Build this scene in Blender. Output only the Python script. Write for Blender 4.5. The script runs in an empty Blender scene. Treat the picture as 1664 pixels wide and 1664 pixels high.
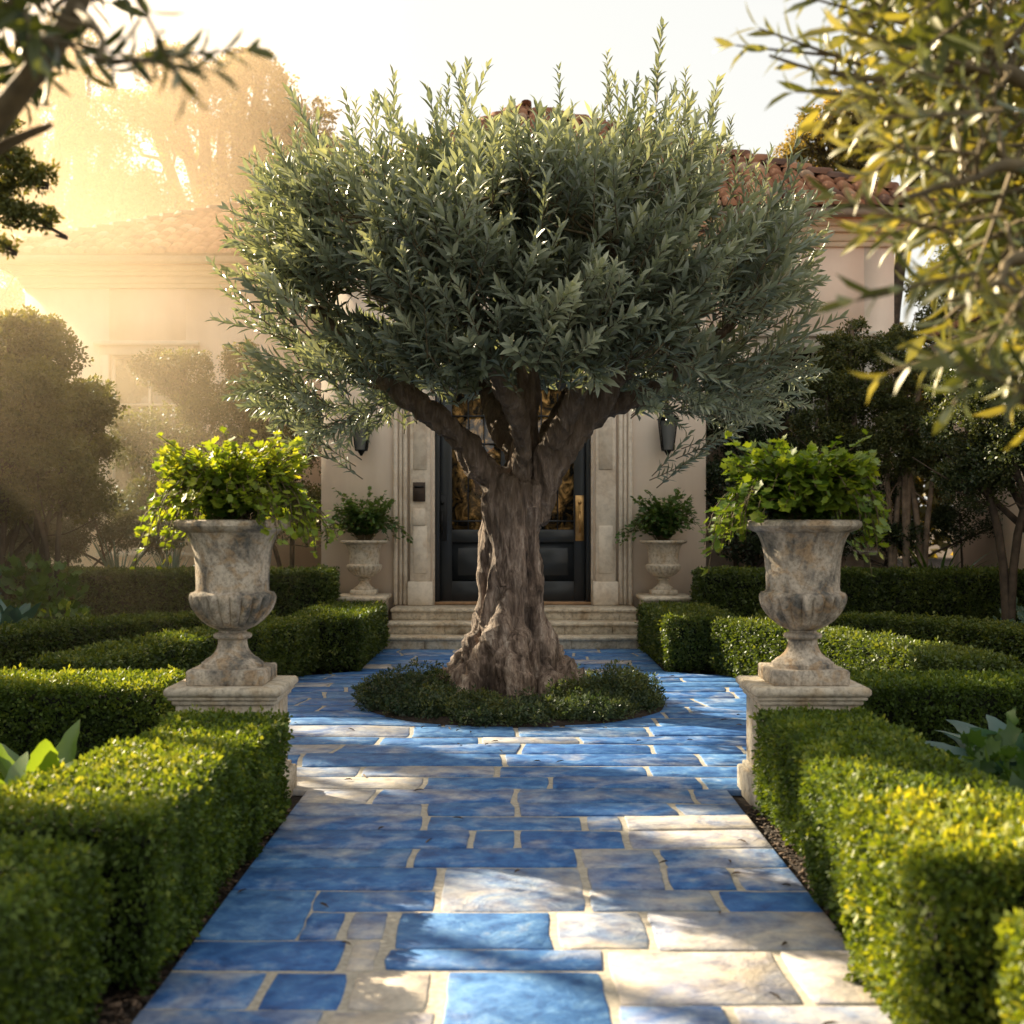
import bpy, math, random
import numpy as np
from mathutils import Vector

random.seed(7)
RNG = np.random.default_rng(11)
scene = bpy.context.scene
COL = scene.collection
PI = math.pi
F, VX, VY, H = 2113.0, 830.0, 844.0, 1.5          # focal length in photo pixels, vanishing point, eye height


def P(px, py, Y):                                   # a pixel of the photograph at distance Y
    return np.array([(px - VX) / F * Y, Y, H - (py - VY) / F * Y])


def G(px, py):                                      # a pixel on the ground
    Y = F * H / (py - VY)
    return (px - VX) / F * Y, Y


# ------------------------------------------------------------------ noise
def _hash(i, j, k, s):
    h = (i * 374761393 + j * 668265263 + k * 2147483647 + s * 974634777) & 0xFFFFFFFF
    h = ((h ^ (h >> 13)) * 1274126177) & 0xFFFFFFFF
    h = ((h ^ (h >> 16)) * 2246822519) & 0xFFFFFFFF
    return ((h ^ (h >> 15)) & 0xFFFFFF) / float(0xFFFFFF)


def vnoise(p, seed=0):
    p = np.asarray(p, dtype=np.float64)
    f = np.floor(p)
    t = p - f
    t = t * t * (3 - 2 * t)
    i = f.astype(np.int64)
    r = 0
    for dx in (0, 1):
        for dy in (0, 1):
            for dz in (0, 1):
                w = (t[:, 0] if dx else 1 - t[:, 0]) * (t[:, 1] if dy else 1 - t[:, 1]) * (t[:, 2] if dz else 1 - t[:, 2])
                r = r + w * _hash(i[:, 0] + dx, i[:, 1] + dy, i[:, 2] + dz, seed)
    return r * 2 - 1


def fbm(p, seed=0, o=3):
    p = np.asarray(p, dtype=np.float64)
    a, s, r = 1.0, 0.0, 0
    for k in range(o):
        r = r + a * vnoise(p * (2 ** k), seed + k * 17)
        s += a
        a *= 0.5
    return r / s


# ------------------------------------------------------------------ mesh building
class MB:
    def __init__(self):
        self.v, self.lp, self.lt, self.mi, self.ti, self.n = [], [], [], [], [], 0

    def add(self, v, faces, mat=0, tint=0.5):
        v = np.asarray(v, dtype=np.float64).reshape(-1, 3)
        self.v.append(v)
        self.lp.append(np.array([i + self.n for f in faces for i in f], dtype=np.int64))
        self.lt.append(np.array([len(f) for f in faces], dtype=np.int64))
        self.mi.append(np.full(len(faces), mat, dtype=np.int64))
        self.ti.append(np.full(len(faces), tint, dtype=np.float64) if np.isscalar(tint) else np.asarray(tint, dtype=np.float64))
        self.n += len(v)

    def inst(self, tv, tf, R, pos, scale, tint, tmat=None, tjit=None):
        """tv (k,3) template, tf faces, R (n,3,3) columns are the axes, pos (n,3), scale (n,) or (n,3), tint (n,)"""
        tv = np.asarray(tv, float)
        n, k = len(pos), len(tv)
        if n == 0:
            return
        scale = np.asarray(scale, float)
        if scale.ndim == 1:
            scale = scale[:, None]
        loc = tv[None] * scale[:, None, :]
        w = np.einsum('nij,nkj->nki', R, loc) + pos[:, None, :]
        self.v.append(w.reshape(-1, 3))
        fl = np.array([i for f in tf for i in f], dtype=np.int64)
        lt = np.array([len(f) for f in tf], dtype=np.int64)
        off = self.n + np.arange(n, dtype=np.int64) * k
        self.lp.append((fl[None] + off[:, None]).ravel())
        self.lt.append(np.tile(lt, n))
        tm = np.zeros(len(tf), dtype=np.int64) if tmat is None else np.asarray(tmat)
        self.mi.append(np.tile(tm, n))
        t = np.repeat(np.asarray(tint, float), len(tf))
        if tjit is not None:
            t = t + np.tile(tjit, n)
        self.ti.append(np.clip(t, 0, 1))
        self.n += n * k

    def box(self, x0, x1, y0, y1, z0, z1, mat=0, tint=0.5, bev=0.0):
        if bev <= 0:
            v = [(x, y, z) for z in (z0, z1) for y in (y0, y1) for x in (x0, x1)]
            self.add(v, [(0, 2, 3, 1), (4, 5, 7, 6), (0, 1, 5, 4), (2, 6, 7, 3), (0, 4, 6, 2), (1, 3, 7, 5)], mat, tint)
            return
        b = bev
        rings = []
        for z, o in ((z0, b), (z0 + b, 0), (z1 - b, 0), (z1, b)):
            rings.append([(x0 + b, y0 + o, z), (x1 - b, y0 + o, z), (x1 - o, y0 + b, z), (x1 - o, y1 - b, z),
                          (x1 - b, y1 - o, z), (x0 + b, y1 - o, z), (x0 + o, y1 - b, z), (x0 + o, y0 + b, z)])
        v = [p for r in rings for p in r]
        fs = [tuple(range(7, -1, -1)), tuple(range(24, 32))]
        for r in range(3):
            for i in range(8):
                j = (i + 1) % 8
                fs.append((r * 8 + i, r * 8 + j, r * 8 + 8 + j, r * 8 + 8 + i))
        self.add(v, fs, mat, tint)

    def lathe(self, prof, cx, cy, z0, seg=64, mod=None, mat=0, s=1.0):
        v = []
        th = np.linspace(0, 2 * PI, seg, endpoint=False)
        for i, (r, z) in enumerate(prof):
            rr = np.full(seg, r) if mod is None else mod(r, z, th)
            v.append(np.stack([cx + rr * s * np.cos(th), cy + rr * s * np.sin(th), np.full(seg, z0 + z * s)], 1))
        v = np.concatenate(v)
        fs = []
        for i in range(len(prof) - 1):
            for j in range(seg):
                k = (j + 1) % seg
                fs.append((i * seg + j, i * seg + k, (i + 1) * seg + k, (i + 1) * seg + j))
        fs.append(tuple(range(seg - 1, -1, -1)))
        fs.append(tuple((len(prof) - 1) * seg + j for j in range(seg)))
        self.add(v, fs, mat)

    def tube(self, pts, rad, seg=8, mat=0, tint=0.5, wob=0.0):
        pts = np.asarray(pts, float)
        n = len(pts)
        rad = np.interp(np.linspace(0, 1, n), np.linspace(0, 1, len(rad)), rad)
        t = np.gradient(pts, axis=0)
        t /= np.linalg.norm(t, axis=1)[:, None] + 1e-9
        ref = np.array([0.31, 0.9, 0.17])
        v = []
        th = np.linspace(0, 2 * PI, seg, endpoint=False)
        for i in range(n):
            a = np.cross(t[i], ref)
            if np.linalg.norm(a) < 0.05:
                a = np.cross(t[i], (1, 0, 0))
            a /= np.linalg.norm(a)
            b = np.cross(t[i], a)
            r = rad[i] * (1 + wob * np.sin(th * 3 + i * .7) + wob * np.sin(th * 2 + i * 1.9))
            v.append(pts[i] + r[:, None] * (np.cos(th)[:, None] * a + np.sin(th)[:, None] * b))
        fs = []
        for i in range(n - 1):
            for j in range(seg):
                k = (j + 1) % seg
                fs.append((i * seg + j, i * seg + k, (i + 1) * seg + k, (i + 1) * seg + j))
        fs.append(tuple(range(seg - 1, -1, -1)))
        fs.append(tuple((n - 1) * seg + j for j in range(seg)))
        self.add(np.concatenate(v), fs, mat, tint)

    def mesh(self, name):
        me = bpy.data.meshes.new(name)
        v = np.concatenate(self.v).astype(np.float32)
        lp = np.concatenate(self.lp).astype(np.int32)
        lt = np.concatenate(self.lt)
        me.vertices.add(len(v))
        me.vertices.foreach_set('co', v.ravel())
        me.loops.add(len(lp))
        me.loops.foreach_set('vertex_index', lp)
        me.polygons.add(len(lt))
        ls = np.zeros(len(lt), dtype=np.int32)
        ls[1:] = np.cumsum(lt)[:-1]
        me.polygons.foreach_set('loop_start', ls)
        me.polygons.foreach_set('material_index', np.concatenate(self.mi).astype(np.int32))
        me.update(calc_edges=True)
        at = me.attributes.new('tint', 'FLOAT', 'FACE')
        at.data.foreach_set('value', np.concatenate(self.ti).astype(np.float32))
        return me

    def build(self, name, mats, parent=None, smooth=False, angle=None):
        me = self.mesh(name)
        for m in (mats if isinstance(mats, (list, tuple)) else [mats]):
            me.materials.append(m)
        if smooth:
            me.shade_smooth()
            if angle:
                me.set_sharp_from_angle(angle=angle)
        o = bpy.data.objects.new(name, me)
        COL.objects.link(o)
        if parent is not None:
            o.parent = parent
            o.matrix_parent_inverse.identity()
            o.location = -np.array(parent.location) if parent.parent is None else -np.array(parent.get('_org', (0, 0, 0)))
        return o


def empty(name, loc, label, cat, group=None):
    o = bpy.data.objects.new(name, None)
    COL.objects.link(o)
    o.location = tuple(float(c) for c in loc)
    o.empty_display_size = 0.1
    return tag(o, label, cat, group)


def tag(o, label, cat, group=None, kind=None):
    if label:
        o['label'] = label
    if cat:
        o['category'] = cat
    if group:
        o['group'] = group
    if kind:
        o['kind'] = kind
    return o


def sub(mb, name, mats, part, smooth=False, angle=None):
    """a sub-part: its vertices are given in world space; part sits at minus its thing's location"""
    o = mb.build(name, mats, None, smooth, angle)
    o.parent = part
    return o


def norm(a):
    return a / (np.linalg.norm(a, axis=-1, keepdims=True) + 1e-9)


def frames(d, up):
    """columns u, v=d, w (leaf normal)"""
    v = norm(d)
    u = norm(np.cross(v, up))
    w = np.cross(u, v)
    return np.stack([u, v, w], axis=2)


def rdir(n):
    return norm(RNG.normal(size=(n, 3)))


# ------------------------------------------------------------------ materials
def mat_new(name):
    m = bpy.data.materials.new(name)
    m.use_nodes = True
    nt = m.node_tree
    b = nt.nodes['Principled BSDF']
    return m, nt, b


def N(nt, t, **k):
    n = nt.nodes.new(t)
    for a, v in k.items():
        if a.startswith('i_'):
            n.inputs[a[2:].replace('_', ' ')].default_value = v
        else:
            setattr(n, a, v)
    return n


def ramp(nt, fac, stops, interp='LINEAR'):
    r = nt.nodes.new('ShaderNodeValToRGB')
    r.color_ramp.interpolation = interp
    e = r.color_ramp.elements
    while len(e) < len(stops):
        e.new(0.5)
    for el, (p, c) in zip(e, stops):
        el.position = p
        el.color = (*c, 1)
    nt.links.new(fac, r.inputs[0])
    return r.outputs[0]


def mix(nt, fac, a, b, mode='MIX'):
    m = nt.nodes.new('ShaderNodeMix')
    m.data_type = 'RGBA'
    m.blend_type = mode
    for s, val in ((0, fac), (6, a), (7, b)):
        if isinstance(val, bpy.types.NodeSocket):
            nt.links.new(val, m.inputs[s])
        elif s == 0:
            m.inputs[0].default_value = val
        else:
            m.inputs[s].default_value = (*val, 1)
    return m.outputs[2]


def noise(nt, scale, detail=4, rough=0.55, vec=None, dist=0.0, stretch=None):
    n = N(nt, 'ShaderNodeTexNoise')
    n.inputs['Scale'].default_value = scale
    n.inputs['Detail'].default_value = detail
    n.inputs['Roughness'].default_value = rough
    n.inputs['Distortion'].default_value = dist
    g = N(nt, 'ShaderNodeNewGeometry')
    src = g.outputs['Position'] if vec is None else vec
    if stretch:
        mp = N(nt, 'ShaderNodeMapping')
        mp.inputs['Scale'].default_value = stretch
        nt.links.new(src, mp.inputs[0])
        src = mp.outputs[0]
    nt.links.new(src, n.inputs['Vector'])
    return n.outputs['Fac']


def bump(nt, b, h, strength=0.3, dist=0.01):
    bp = N(nt, 'ShaderNodeBump')
    bp.inputs['Strength'].default_value = strength
    bp.inputs['Distance'].default_value = dist
    nt.links.new(h, bp.inputs['Height'])
    nt.links.new(bp.outputs[0], b.inputs['Normal'])


def setc(nt, b, c):
    if isinstance(c, bpy.types.NodeSocket):
        nt.links.new(c, b.inputs['Base Color'])
    else:
        b.inputs['Base Color'].default_value = (*c, 1)


def attr(nt, name='tint'):
    a = N(nt, 'ShaderNodeAttribute')
    a.attribute_name = name
    return a.outputs['Fac']


def leaf_mat(name, stops, under=None, transl=0.35, rough=0.42, tcol=None, spec=0.5, nsc=1.2):
    m, nt, b = mat_new(name)
    t = attr(nt)
    nz = noise(nt, nsc, 2)
    ad = N(nt, 'ShaderNodeMath', operation='MULTIPLY_ADD')
    nt.links.new(nz, ad.inputs[0])
    ad.inputs[1].default_value = 0.5
    sb = N(nt, 'ShaderNodeMath', operation='SUBTRACT')
    nt.links.new(t, sb.inputs[0])
    sb.inputs[1].default_value = 0.25
    nt.links.new(sb.outputs[0], ad.inputs[2])
    c = ramp(nt, ad.outputs[0], stops)
    front = c
    if under:
        g = N(nt, 'ShaderNodeNewGeometry')
        front = mix(nt, g.outputs['Backfacing'], c, mix(nt, 0.65, c, under))
    setc(nt, b, front)
    b.inputs['Roughness'].default_value = rough
    b.inputs['Specular IOR Level'].default_value = spec
    tr = N(nt, 'ShaderNodeBsdfTranslucent')
    tc = mix(nt, 1.0, c, tcol or (2.2, 1.9, 0.7), 'MULTIPLY')
    nt.links.new(tc, tr.inputs['Color'])
    ms = N(nt, 'ShaderNodeMixShader')
    ms.inputs[0].default_value = transl
    nt.links.new(b.outputs[0], ms.inputs[1])
    nt.links.new(tr.outputs[0], ms.inputs[2])
    nt.links.new(ms.outputs[0], nt.nodes['Material Output'].inputs['Surface'])
    return m


def plain(name, col, rough=0.5, metal=0.0, nz=0.0, nsc=20, bmp=0.0):
    m, nt, b = mat_new(name)
    if nz:
        f = noise(nt, nsc, 5)
        c = ramp(nt, f, [(0.3, tuple(x * (1 - nz) for x in col)), (0.7, tuple(min(1, x * (1 + nz)) for x in col))])
        setc(nt, b, c)
        if bmp:
            bump(nt, b, f, bmp, 0.01)
    else:
        setc(nt, b, col)
    b.inputs['Roughness'].default_value = rough
    b.inputs['Metallic'].default_value = metal
    return m


M = {}
# olive leaves: grey green above, silver below
M['olive'] = leaf_mat('olive_leaf', [(0.0, (.042, .056, .040)), (.4, (.150, .178, .128)), (.7, (.29, .32, .235)), (1, (.48, .50, .35))],
                      under=(.30, .36, .28), transl=0.2, rough=0.34, tcol=(1.9, 1.75, .8), spec=.55)
M['near_olive'] = leaf_mat('near_olive_leaf', [(0.0, (.028, .045, .014)), (.5, (.085, .105, .024)), (1, (.25, .235, .06))],
                           under=(.28, .31, .22), transl=0.28, rough=0.42, spec=.45, tcol=(2.1, 1.8, .7))
M['box'] = leaf_mat('box_leaf', [(0.0, (.020, .038, .008)), (.45, (.060, .105, .017)), (.75, (.115, .170, .026)), (1, (.21, .25, .05))],
                    transl=0.3, rough=0.52, tcol=(2.6, 2.1, .5), nsc=2.2, spec=.32)
M['box_far'] = leaf_mat('box_leaf_far', [(0.0, (.024, .042, .009)), (.45, (.062, .098, .018)), (.75, (.11, .145, .026)), (1, (.18, .21, .045))],
                        transl=0.28, rough=0.5, tcol=(2.2, 1.9, .5), nsc=1.6)
M['box_sunlit'] = leaf_mat('sunlit_box_leaf', [(0.0, (.024, .042, .008)), (.45, (.072, .118, .017)), (.75, (.15, .20, .027)), (1, (.26, .28, .045))],
                    transl=0.34, rough=0.5, tcol=(2.6, 2.1, .5), nsc=2.2, spec=.32)  # copy of the box leaf with sunlit yellow painted in
M['box_core'] = plain('hedge_core', (.008, .012, .004), .9)
M['bush'] = leaf_mat('bush_leaf', [(0.0, (.020, .032, .010)), (.5, (.055, .075, .022)), (1, (.14, .15, .045))], transl=.35, tcol=(2.4, 1.9, .6), rough=.5)
M['dark_bush'] = leaf_mat('dark_bush_leaf', [(0.0, (.010, .020, .008)), (.5, (.030, .050, .016)), (1, (.085, .10, .03))], transl=.25, rough=.45)
M['far_tree'] = leaf_mat('far_tree_leaf', [(0.0, (.05, .05, .018)), (.5, (.10, .095, .035)), (1, (.2, .17, .06))], transl=.5, tcol=(2.2, 1.7, .6), rough=.6)
M['fern'] = leaf_mat('urn_leaf', [(0.0, (.025, .062, .010)), (.4, (.075, .145, .018)), (.7, (.19, .26, .03)), (1, (.44, .44, .06))], transl=.38,
                     tcol=(2.0, 1.75, .5), rough=.45, nsc=5)
M['fern_dark'] = leaf_mat('small_urn_leaf', [(0.0, (.015, .04, .010)), (.5, (.04, .095, .02)), (1, (.10, .17, .04))], transl=.3, rough=.45)
M['blue_leaf'] = leaf_mat('glaucous_leaf', [(0.0, (.035, .085, .075)), (.5, (.075, .15, .13)), (1, (.17, .26, .22))], transl=.2, rough=.5, tcol=(1.6, 1.8, 1.0))
M['bold_leaf'] = leaf_mat('bold_leaf', [(0.0, (.03, .08, .014)), (.5, (.08, .16, .02)), (1, (.24, .32, .05))], transl=.35, rough=.28, spec=.6)
M['ground_leaf'] = leaf_mat('bed_leaf', [(0.0, (.014, .030, .012)), (.5, (.036, .062, .026)), (.8, (.07, .10, .04)), (1, (.12, .14, .04))], transl=.25, rough=.5, nsc=4)


def bark_mat():
    m, nt, b = mat_new('olive_bark')
    a = noise(nt, 9, 8, .65, stretch=(1.6, 1.6, .32), dist=.6)
    f = noise(nt, 42, 6, .6, stretch=(1.3, 1.3, .28), dist=.5)
    g = noise(nt, 2.6, 4, .6)
    c = ramp(nt, a, [(.30, (.032, .021, .016)), (.44, (.145, .105, .082)), (.58, (.33, .26, .215)), (.74, (.54, .47, .41))])
    c2 = ramp(nt, f, [(.32, (.35, .30, .28)), (.62, (1, 1, 1))])
    c = mix(nt, .8, c, c2, 'MULTIPLY')
    c = mix(nt, 1.0, c, ramp(nt, attr(nt, 'cavity'), [(.15, (.14, .10, .08)), (.45, (.75, .70, .65)), (.85, (1.6, 1.52, 1.42))]), 'MULTIPLY')  # groove shade and ridge light painted into the bark colour
    # warmer, mossier bark toward the fork
    ge = N(nt, 'ShaderNodeNewGeometry')
    sx = N(nt, 'ShaderNodeSeparateXYZ')
    nt.links.new(ge.outputs['Position'], sx.inputs[0])
    ad = N(nt, 'ShaderNodeMath', operation='MULTIPLY_ADD')
    nt.links.new(g, ad.inputs[0]); ad.inputs[1].default_value = 1.6
    nt.links.new(sx.outputs['Z'], ad.inputs[2])
    mr = N(nt, 'ShaderNodeMapRange')
    nt.links.new(ad.outputs[0], mr.inputs[0])
    mr.inputs[1].default_value = 2.1; mr.inputs[2].default_value = 2.9
    c = mix(nt, mr.outputs[0], c, mix(nt, .7, c, (.11, .072, .038)))
    setc(nt, b, c)
    b.inputs['Roughness'].default_value = .82
    s = N(nt, 'ShaderNodeMath', operation='MULTIPLY_ADD')
    nt.links.new(f, s.inputs[0]); s.inputs[1].default_value = .5; nt.links.new(a, s.inputs[2])
    bump(nt, b, s.outputs[0], 1.0, .06)
    return m


M['bark'] = bark_mat()
M['twig'] = plain('twig_bark', (.12, .09, .045), .8, nz=.4)
M['brown_bark'] = plain('dark_bark', (.06, .042, .028), .85, nz=.5, nsc=12)
M['pale_bark'] = plain('pale_bark', (.20, .15, .11), .85, nz=.4, nsc=12)


def stone_mat(name, light, mid, dark, ochre, sc=3.0, b_=.4, th=.5, stretch=None, grain=.75):
    m, nt, b = mat_new(name)
    a = noise(nt, sc, 8, .68, dist=.5, stretch=stretch)
    f = noise(nt, sc * 9, 6, .7)
    o = noise(nt, sc * 1.7 + .3, 5, .6, dist=.8)
    c = ramp(nt, a, [(th - .12, dark), (th - .03, mid), (th + .07, light)])
    om = ramp(nt, o, [(.50, (0, 0, 0)), (.66, (1, 1, 1))])
    c = mix(nt, om, c, mix(nt, .65, c, ochre))
    c = mix(nt, grain, c, ramp(nt, f, [(.34, (.38, .35, .33)), (.55, (1, 1, 1))]), 'MULTIPLY')
    setc(nt, b, c)
    b.inputs['Roughness'].default_value = .88
    b.inputs['Specular IOR Level'].default_value = .25
    bump(nt, b, f, b_, .012)
    return m


M['urn'] = stone_mat('weathered_urn_stone', (.66, .57, .47), (.40, .345, .285), (.15, .145, .135), (.52, .34, .18), 6.5, .7, th=.495, stretch=(1, 1, .55))
M['pedestal'] = stone_mat('limestone', (.60, .53, .43), (.53, .455, .36), (.24, .20, .15), (.46, .33, .19), 3.2, .35, th=.42)
M['surround'] = stone_mat('carved_limestone', (.80, .70, .58), (.75, .65, .53), (.64, .54, .44), (.58, .45, .33), 1.6, .10, th=.42, grain=.28)
M['step'] = stone_mat('step_stone', (.68, .60, .48), (.60, .52, .40), (.30, .24, .17), (.46, .33, .2), 2.2, .3, th=.45)


def stucco():
    m, nt, b = mat_new('cream_stucco')
    a = noise(nt, .9, 6, .65, dist=.4)
    f = noise(nt, 45, 4, .6)
    v = noise(nt, 1.6, 5, .6, stretch=(1.4, 1.4, .25))
    c = ramp(nt, a, [(.3, (.78, .645, .52)), (.7, (.88, .75, .63))])
    c = mix(nt, .5, c, ramp(nt, v, [(.3, (.80, .77, .74)), (.6, (1, 1, 1))]), 'MULTIPLY')
    setc(nt, b, c)
    b.inputs['Roughness'].default_value = .92
    bump(nt, b, f, .18, .006)
    return m


M['stucco'] = stucco()
M['trim'] = plain('painted_stone_trim', (.62, .52, .38), .8, nz=.08, nsc=3)
M['frame'] = plain('cream_window_frame', (.62, .56, .47), .6, nz=.05, nsc=8)
M['door'] = plain('charcoal_door_paint', (.020, .023, .027), .38, nz=.15, nsc=4)
M['iron'] = plain('black_iron', (.015, .015, .016), .45, .6)
M['brass'] = plain('aged_brass', (.50, .30, .12), .35, .9, nz=.2, nsc=15)
M['bronze'] = plain('dark_bronze', (.05, .032, .022), .5, .3, nz=.2)
M['threshold'] = plain('timber_threshold', (.38, .22, .11), .6, nz=.2, nsc=15)
M['gutter'] = plain('gutter_metal', (.22, .18, .13), .6, .2, nz=.1)


def glass_dark(name, warm=0.0):
    m, nt, b = mat_new(name)
    a = noise(nt, 5.5, 5, .7, dist=1.2, stretch=(1, 1, .8))
    c = ramp(nt, a, [(.42, (.010, .010, .009)), (.54, (.05 + .10 * warm, .035 + .055 * warm, .02 + .012 * warm)), (.68, (.12 + .75 * warm, .08 + .42 * warm, .04 + .13 * warm))])  # warm paints gold reflections into the glass colour
    setc(nt, b, c)
    b.inputs['Roughness'].default_value = .06
    b.inputs['Specular IOR Level'].default_value = .8
    return m


M['glass'] = glass_dark('dark_window_glass', .0)
M['glass_glints'] = glass_dark('door_glass_painted_reflections', 1.0)
M['lamp_glass'] = plain('lantern_glass', (.17, .17, .16), .15)


def tile_mat():
    m, nt, b = mat_new('clay_roof_tile')
    t = attr(nt)
    a = noise(nt, 2.2, 6, .65)
    ad = N(nt, 'ShaderNodeMath', operation='MULTIPLY_ADD')
    nt.links.new(a, ad.inputs[0]); ad.inputs[1].default_value = .5
    nt.links.new(t, ad.inputs[2])
    c = ramp(nt, ad.outputs[0], [(.25, (.075, .045, .035)), (.55, (.26, .115, .06)), (.8, (.38, .20, .11)), (1.15 / 1.5, (.42, .27, .17)), (1, (.30, .24, .19))])
    setc(nt, b, c)
    b.inputs['Roughness'].default_value = .85
    bump(nt, b, noise(nt, 30, 4), .3, .01)
    return m


M['tile'] = tile_mat()


def soil_mat():
    m, nt, b = mat_new('mulch_soil')
    a = noise(nt, 28, 6, .7)
    g = noise(nt, .5, 3)
    c = ramp(nt, a, [(.3, (.010, .007, .005)), (.55, (.035, .022, .014)), (.75, (.085, .055, .035))])
    setc(nt, b, c)
    b.inputs['Roughness'].default_value = .95
    bump(nt, b, a, .9, .03)
    return m


M['soil'] = soil_mat()
M['chip'] = leaf_mat('bark_chip', [(0, (.018, .011, .007)), (.5, (.06, .035, .02)), (1, (.17, .11, .07))], transl=.02, rough=.8)


def slab_mat():
    m, nt, b = mat_new('blue_buff_flagstone_sun_patches')
    t = attr(nt)
    v = attr(nt, 'buff')
    big = noise(nt, 2.6, 6, .62, dist=.7)
    med = noise(nt, 9, 7, .68, dist=.4)
    fine = noise(nt, 60, 5, .7)
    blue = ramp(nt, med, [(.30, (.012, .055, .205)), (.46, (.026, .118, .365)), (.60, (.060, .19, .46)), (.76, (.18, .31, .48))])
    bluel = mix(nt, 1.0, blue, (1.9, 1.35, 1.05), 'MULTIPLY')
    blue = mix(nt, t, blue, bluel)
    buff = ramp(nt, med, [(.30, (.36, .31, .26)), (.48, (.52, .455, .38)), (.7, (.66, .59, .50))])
    # buff per slab plus blotches: stone colour and painted sun patches together
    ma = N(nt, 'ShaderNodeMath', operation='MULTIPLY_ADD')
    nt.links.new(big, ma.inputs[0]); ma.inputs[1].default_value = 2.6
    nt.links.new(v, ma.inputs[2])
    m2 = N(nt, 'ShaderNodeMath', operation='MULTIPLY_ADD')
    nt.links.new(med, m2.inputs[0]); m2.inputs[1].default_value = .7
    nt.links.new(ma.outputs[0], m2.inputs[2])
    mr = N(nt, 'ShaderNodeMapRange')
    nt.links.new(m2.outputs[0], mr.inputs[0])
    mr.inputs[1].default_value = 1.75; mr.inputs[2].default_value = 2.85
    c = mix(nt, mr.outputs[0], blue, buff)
    # edges of the slab stained, fine grain
    c = mix(nt, .35, c, ramp(nt, fine, [(.35, (.55, .55, .58)), (.6, (1, 1, 1))]), 'MULTIPLY')
    setc(nt, b, c)
    rr = N(nt, 'ShaderNodeMapRange')
    nt.links.new(med, rr.inputs[0]); rr.inputs[3].default_value = .42; rr.inputs[4].default_value = .75
    nt.links.new(rr.outputs[0], b.inputs['Roughness'])
    b.inputs['Specular IOR Level'].default_value = .35
    # cleft relief
    rid = noise(nt, 3.4, 8, .6, dist=1.4)
    s = N(nt, 'ShaderNodeMath', operation='MULTIPLY_ADD')
    nt.links.new(fine, s.inputs[0]); s.inputs[1].default_value = .10; nt.links.new(rid, s.inputs[2])
    bump(nt, b, s.outputs[0], .55, .03)
    return m


M['slab'] = slab_mat()
M['mortar'] = plain('pale_mortar', (.40, .36, .30), .95, nz=.25, nsc=40, bmp=.5)

# ------------------------------------------------------------------ light, sky, camera
SUN_AZ, SUN_EL = math.radians(-50), math.radians(27)      # azimuth measured from +Y, negative to the left
S = np.array([math.sin(SUN_AZ) * math.cos(SUN_EL), math.cos(SUN_AZ) * math.cos(SUN_EL), math.sin(SUN_EL)])
w = bpy.data.worlds.new('World')
scene.world = w
w.use_nodes = True
nt = w.node_tree
sky = nt.nodes.new('ShaderNodeTexSky')
sky.sky_type = 'NISHITA'
sky.sun_disc = False
sky.sun_elevation = SUN_EL
sky.sun_rotation = SUN_AZ
sky.air_density = 1.0
sky.dust_density = 2.0
sky.ozone_density = 1.0
bg = nt.nodes['Background']
bg.inputs[1].default_value = 0.10
hs = nt.nodes.new('ShaderNodeHueSaturation')
hs.inputs['Saturation'].default_value = .55
nt.links.new(sky.outputs[0], hs.inputs['Color'])
wm = mix(nt, 1.0, hs.outputs[0], (1.10, 1.0, .86), 'MULTIPLY')
wm2 = mix(nt, 1.0, wm, (.08, .08, .08), 'MULTIPLY')
even = mix(nt, 1.0, wm2, (1.84, 1.83, 1.73), 'ADD')      # constant added to the sky as even fill light
nt.links.new(even, bg.inputs[0])
sl = bpy.data.lights.new('sun', 'SUN')
sl.energy = 5.0
sl.angle = math.radians(0.6)
sl.color = (1.0, .77, .49)
so = bpy.data.objects.new('sun', sl)
COL.objects.link(so)
so.rotation_euler = Vector(tuple(S)).to_track_quat('Z', 'Y').to_euler()
so.location = (-20, 20, 15)

cd = bpy.data.cameras.new('camera')
cam = bpy.data.objects.new('camera', cd)
COL.objects.link(cam)
cam.location = (0, 0, H)
cam.rotation_euler = (PI / 2, 0, 0)
cd.sensor_width = 36
cd.lens = F / 1664 * 36
cd.shift_x = 2 / 1664
cd.shift_y = 12 / 1664
cd.clip_end = 1000
cd.dof.use_dof = True
cd.dof.focus_distance = 10.3
cd.dof.aperture_fstop = 2.6
scene.camera = cam
scene.view_settings.view_transform = 'Standard'
scene.view_settings.look = 'None'
scene.view_settings.exposure = 0
cy = scene.cycles
scene.render.engine = 'CYCLES'
cy.use_denoising = True
cy.denoiser = 'OPENIMAGEDENOISE'
cy.denoising_input_passes = 'RGB_ALBEDO_NORMAL'
cy.film_exposure = 4.6
cy.max_bounces = 7
cy.diffuse_bounces = 4
cy.glossy_bounces = 2
cy.transmission_bounces = 4
cy.volume_bounces = 1
cy.transparent_max_bounces = 4
cy.volume_step_rate = 1.0
cy.volume_max_steps = 64
cy.sample_clamp_indirect = 6

# ------------------------------------------------------------------ ground
mb = MB()
mb.add([(-160, -20, -.035), (160, -20, -.035), (160, 300, -.035), (-160, 300, -.035)], [(0, 1, 2, 3)])
o = mb.build('ground', M['soil'])
tag(o, 'dark bark mulch and soil of the planting beds', 'ground', None, 'structure')


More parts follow.
